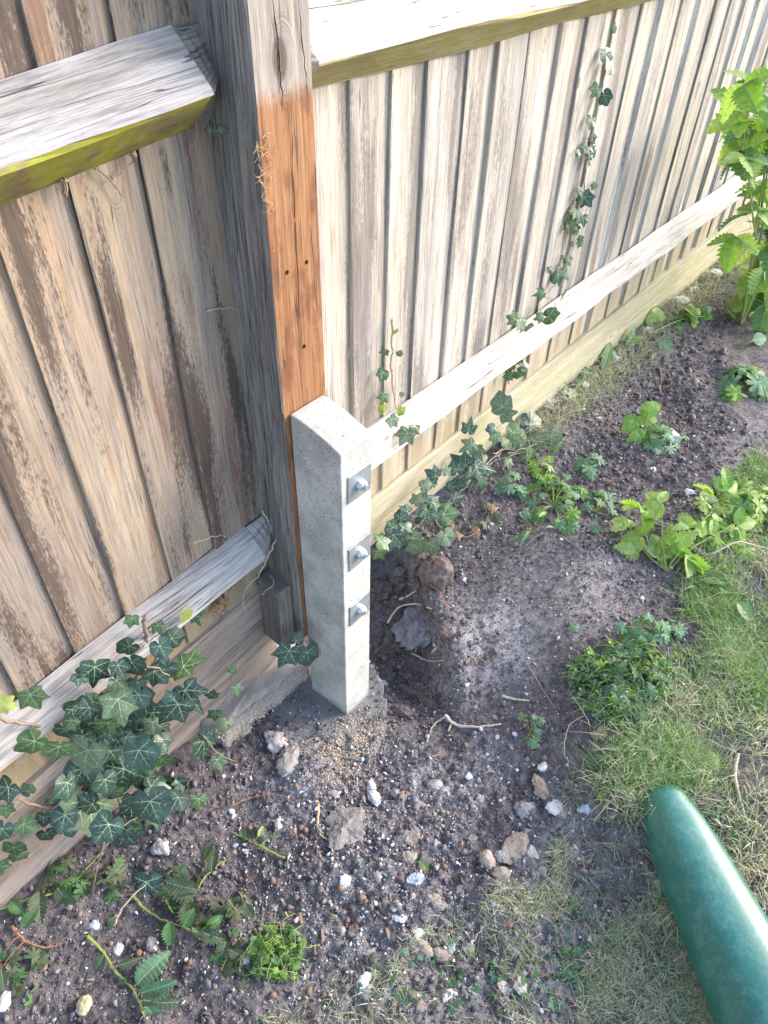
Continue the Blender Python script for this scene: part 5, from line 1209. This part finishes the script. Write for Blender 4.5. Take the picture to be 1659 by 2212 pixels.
# grass
def grass(name, n, gen, mats, label, seed, lean=.5):
    rs = np.random.RandomState(seed); p, L, wd, mi = gen(rs, n); n = len(p); th = rs.uniform(0, 2*np.pi, n); ln = np.abs(rs.normal(lean, .35, n)); d = np.stack([np.cos(th), np.sin(th), np.zeros(n)], -1); sd = np.stack([-np.sin(th), np.cos(th), np.zeros(n)], -1)
    V = []
    for t in (0, .4, .75, 1.0):
        c_ = p+d*(L*ln*t*t)[:, None]+np.array([0, 0, 1])*(L*(t*(1-.35*np.clip(ln, 0, 1.6)*t)))[:, None]; ww = (wd*(1-t**2)*.5)[:, None]
        if t < 1: V += [c_-sd*ww, c_+sd*ww]
        else: V += [c_]
    V = np.stack(V, 1); F4 = np.array([[0, 1, 3, 2], [2, 3, 5, 4]]); F3 = np.array([[4, 5, 6]]); off = (np.arange(n)*7)[:, None, None]
    A = (F4[None]+off).reshape(-1); B = (F3[None]+off).reshape(-1); me = bpy.data.meshes.new(name); V = V.reshape(-1, 3)
    me.vertices.add(len(V)); me.vertices.foreach_set('co', V.ravel()); me.loops.add(len(A)+len(B)); me.loops.foreach_set('vertex_index', np.concatenate([A, B]))
    ls = np.concatenate([np.arange(0, len(A), 4), len(A)+np.arange(0, len(B), 3)]); lt = np.concatenate([np.full(2*n, 4), np.full(n, 3)]); me.polygons.add(3*n); me.polygons.foreach_set('loop_start', ls); me.polygons.foreach_set('loop_total', lt)
    for m in mats: me.materials.append(m)
    me.polygons.foreach_set('material_index', np.concatenate([np.repeat(mi, 2), mi])); me.update(calc_edges=True); o = bpy.data.objects.new(name, me); col.objects.link(o); setp(o, label, 'grass', kind='stuff')
GG = leafmat('grass blade', (.10, .21, .05), (.20, .34, .10), .3, .6, .35); GS = leafmat('straw blade', (.36, .32, .22), (.60, .55, .42), .2, .7, .3); GB = leafmat('bluish grass blade', (.11, .21, .10), (.19, .30, .17), .25, .6, .35)
def inpoly(x, y, poly):
    r_ = np.zeros(len(x), bool); n = len(poly)
    for i in range(n):
        x1, y1 = poly[i]; x2, y2 = poly[(i+1) % n]; c_ = ((y1 > y) != (y2 > y)) & (x < (x2-x1)*(y-y1)/(y2-y1+1e-12)+x1); r_ ^= c_
    return r_
LAWN = [on(2, .07, *q)[:2] for q in ((1850, 960), (1640, 1000), (1560, 1090), (1470, 1215), (1530, 1330), (1450, 1420), (1390, 1560), (1290, 1640), (1270, 1700), (1350, 1735), (1400, 1800), (1480, 2300), (2600, 3300), (3600, 2200))]
DRYP = [on(2, .05, *q)[:2] for q in ((1235, 1690), (1150, 1900), (1020, 1960), (860, 2080), (700, 2120), (560, 2230), (500, 2500), (1500, 2500), (1640, 2200), (1500, 1800), (1400, 1690))]
def g_lawn(rs, n):
    x = rs.uniform(.7, 3.2, n); y = rs.uniform(-1.2, .75, n); jx = fbm(x, y, 9, 2)*.08; k = inpoly(x+jx, y+jx, LAWN); x, y = x[k], y[k]
    pn = fbm(x+5, y, 5, 3)+.5; k = rs.rand(len(x)) < np.clip((pn-.25)*1.9, .12, 1); x, y = x[k], y[k]
    P = np.stack([x, y, h_at(x, y)-.003], -1); m = rs.rand(len(x)); pat = fbm(x, y+4, 4, 3)
    return P, rs.uniform(.014, .042, len(x))*(1+.5*(pat > .05)), rs.uniform(.0008, .0030, len(x)), np.where(m < .34-1.9*pat, 0, np.where(m < .54-.9*pat, 2, 1))
grass('lawn_grass', 330000, g_lawn, [GG, GS, GB], 'green and straw coloured lawn grass at the right', 8, .7)
def g_dry(rs, n):
    x = rs.uniform(.1, 1.1, n); y = rs.uniform(-.6, .35, n); jx = fbm(x, y, 9, 3)*.12; k = inpoly(x+jx, y+jx, DRYP); x, y = x[k], y[k]
    pn = fbm(x+5, y, 8, 3)+.5; k = rs.rand(len(x)) < np.clip((pn-.3)*1.6, .04, .9)*np.clip(.35+(x-.4)*1.6, .25, 1); x, y = x[k], y[k]
    P = np.stack([x, y, h_at(x, y)-.001], -1); m = rs.rand(len(x)); return P, rs.uniform(.008, .03, len(x)), rs.uniform(.0006, .0015, len(x)), np.where(m < .68, 1, np.where(m < .80, 0, 2))
grass('thin_turf', 330000, g_dry, [GG, GS, GB], 'thin dry moth eaten turf along the bottom', 9, 1.2)
# long grass tufts at the bed edge
def g_tuft(rs, n):
    cs = [gp(*q) for q in ((1370, 1650), (1410, 1650), (1450, 1665), (1350, 1680), (1490, 1640), (1520, 1280), (1550, 1240), (1520, 1330), (1630, 1100), (1420, 1620), (1570, 1420), (1600, 1390))]
    k = rs.randint(0, len(cs), n); c_ = np.array(cs)[k]; P = c_+rs.normal(size=(n, 3))*np.array([.04, .035, 0]); P[:, 2] = h_at(P[:, 0], P[:, 1])-.002; m = rs.rand(n)
    return P, rs.uniform(.03, .075, n), rs.uniform(.0008, .0018, n), np.where(m < .7, 0, np.where(m < .9, 1, 2))
grass('grass_tufts', 4200, g_tuft, [GG, GS, GB], 'long fine green grass tufts at the edge of the bed', 10, .9)
# dry straw along the far gravel board, thickened to suggest sun leaking under
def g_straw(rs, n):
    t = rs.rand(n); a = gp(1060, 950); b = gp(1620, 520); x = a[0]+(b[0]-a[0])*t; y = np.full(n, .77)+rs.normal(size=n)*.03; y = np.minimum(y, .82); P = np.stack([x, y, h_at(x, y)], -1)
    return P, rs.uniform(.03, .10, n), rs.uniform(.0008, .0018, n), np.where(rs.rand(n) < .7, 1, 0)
grass('sun_leak_straw', 2200, g_straw, [GG, GS, GB], 'dry straw and weeds along the foot of the far gravel board, thickened to suggest sun patches', 12, 1.5)

# ------------------------------------------------------------------ beyond the fence
def shrub(x, y, z, r, n, label, mats):
    e = plant('garden_shrub', (x, y, z), label, 'shrub'); mb = MB(); ms = MB()
    for k in range(7):
        a = rnd.uniform(0, 6.28); tip = np.array([x+math.cos(a)*r*.7, y+math.sin(a)*r*.7, z+r*rnd.uniform(1.2, 2.2)]); tube(ms, curve([(x, y, z), ((x+tip[0])/2, (y+tip[1])/2, z+r*.6), tip], 4, .01), .012, 6)
    for i in range(n):
        d = nrm(jn(1)); rr = r*rnd.random()**.4; p = np.array([x, y, z+r*1.2])+d*np.array([1, 1, 1.2])*rr; palm(mb, p, jn(1), nrm(d+np.array([0, 0, .5])+jn(.4)), rnd.uniform(.03, .06), HEART, .2, rnd.randrange(len(mats)), None)
    fin_plant(e, mb, mats, ms, TWIG)
shrub(3.2, 2.6, .12, .45, 500, 'leafy green shrub seen through the slits beyond the fence', [FRESH, LIME])
shrub(4.6, 2.2, .12, .5, 500, 'green shrub beyond the far end of the fence', [FRESH, MIDG])
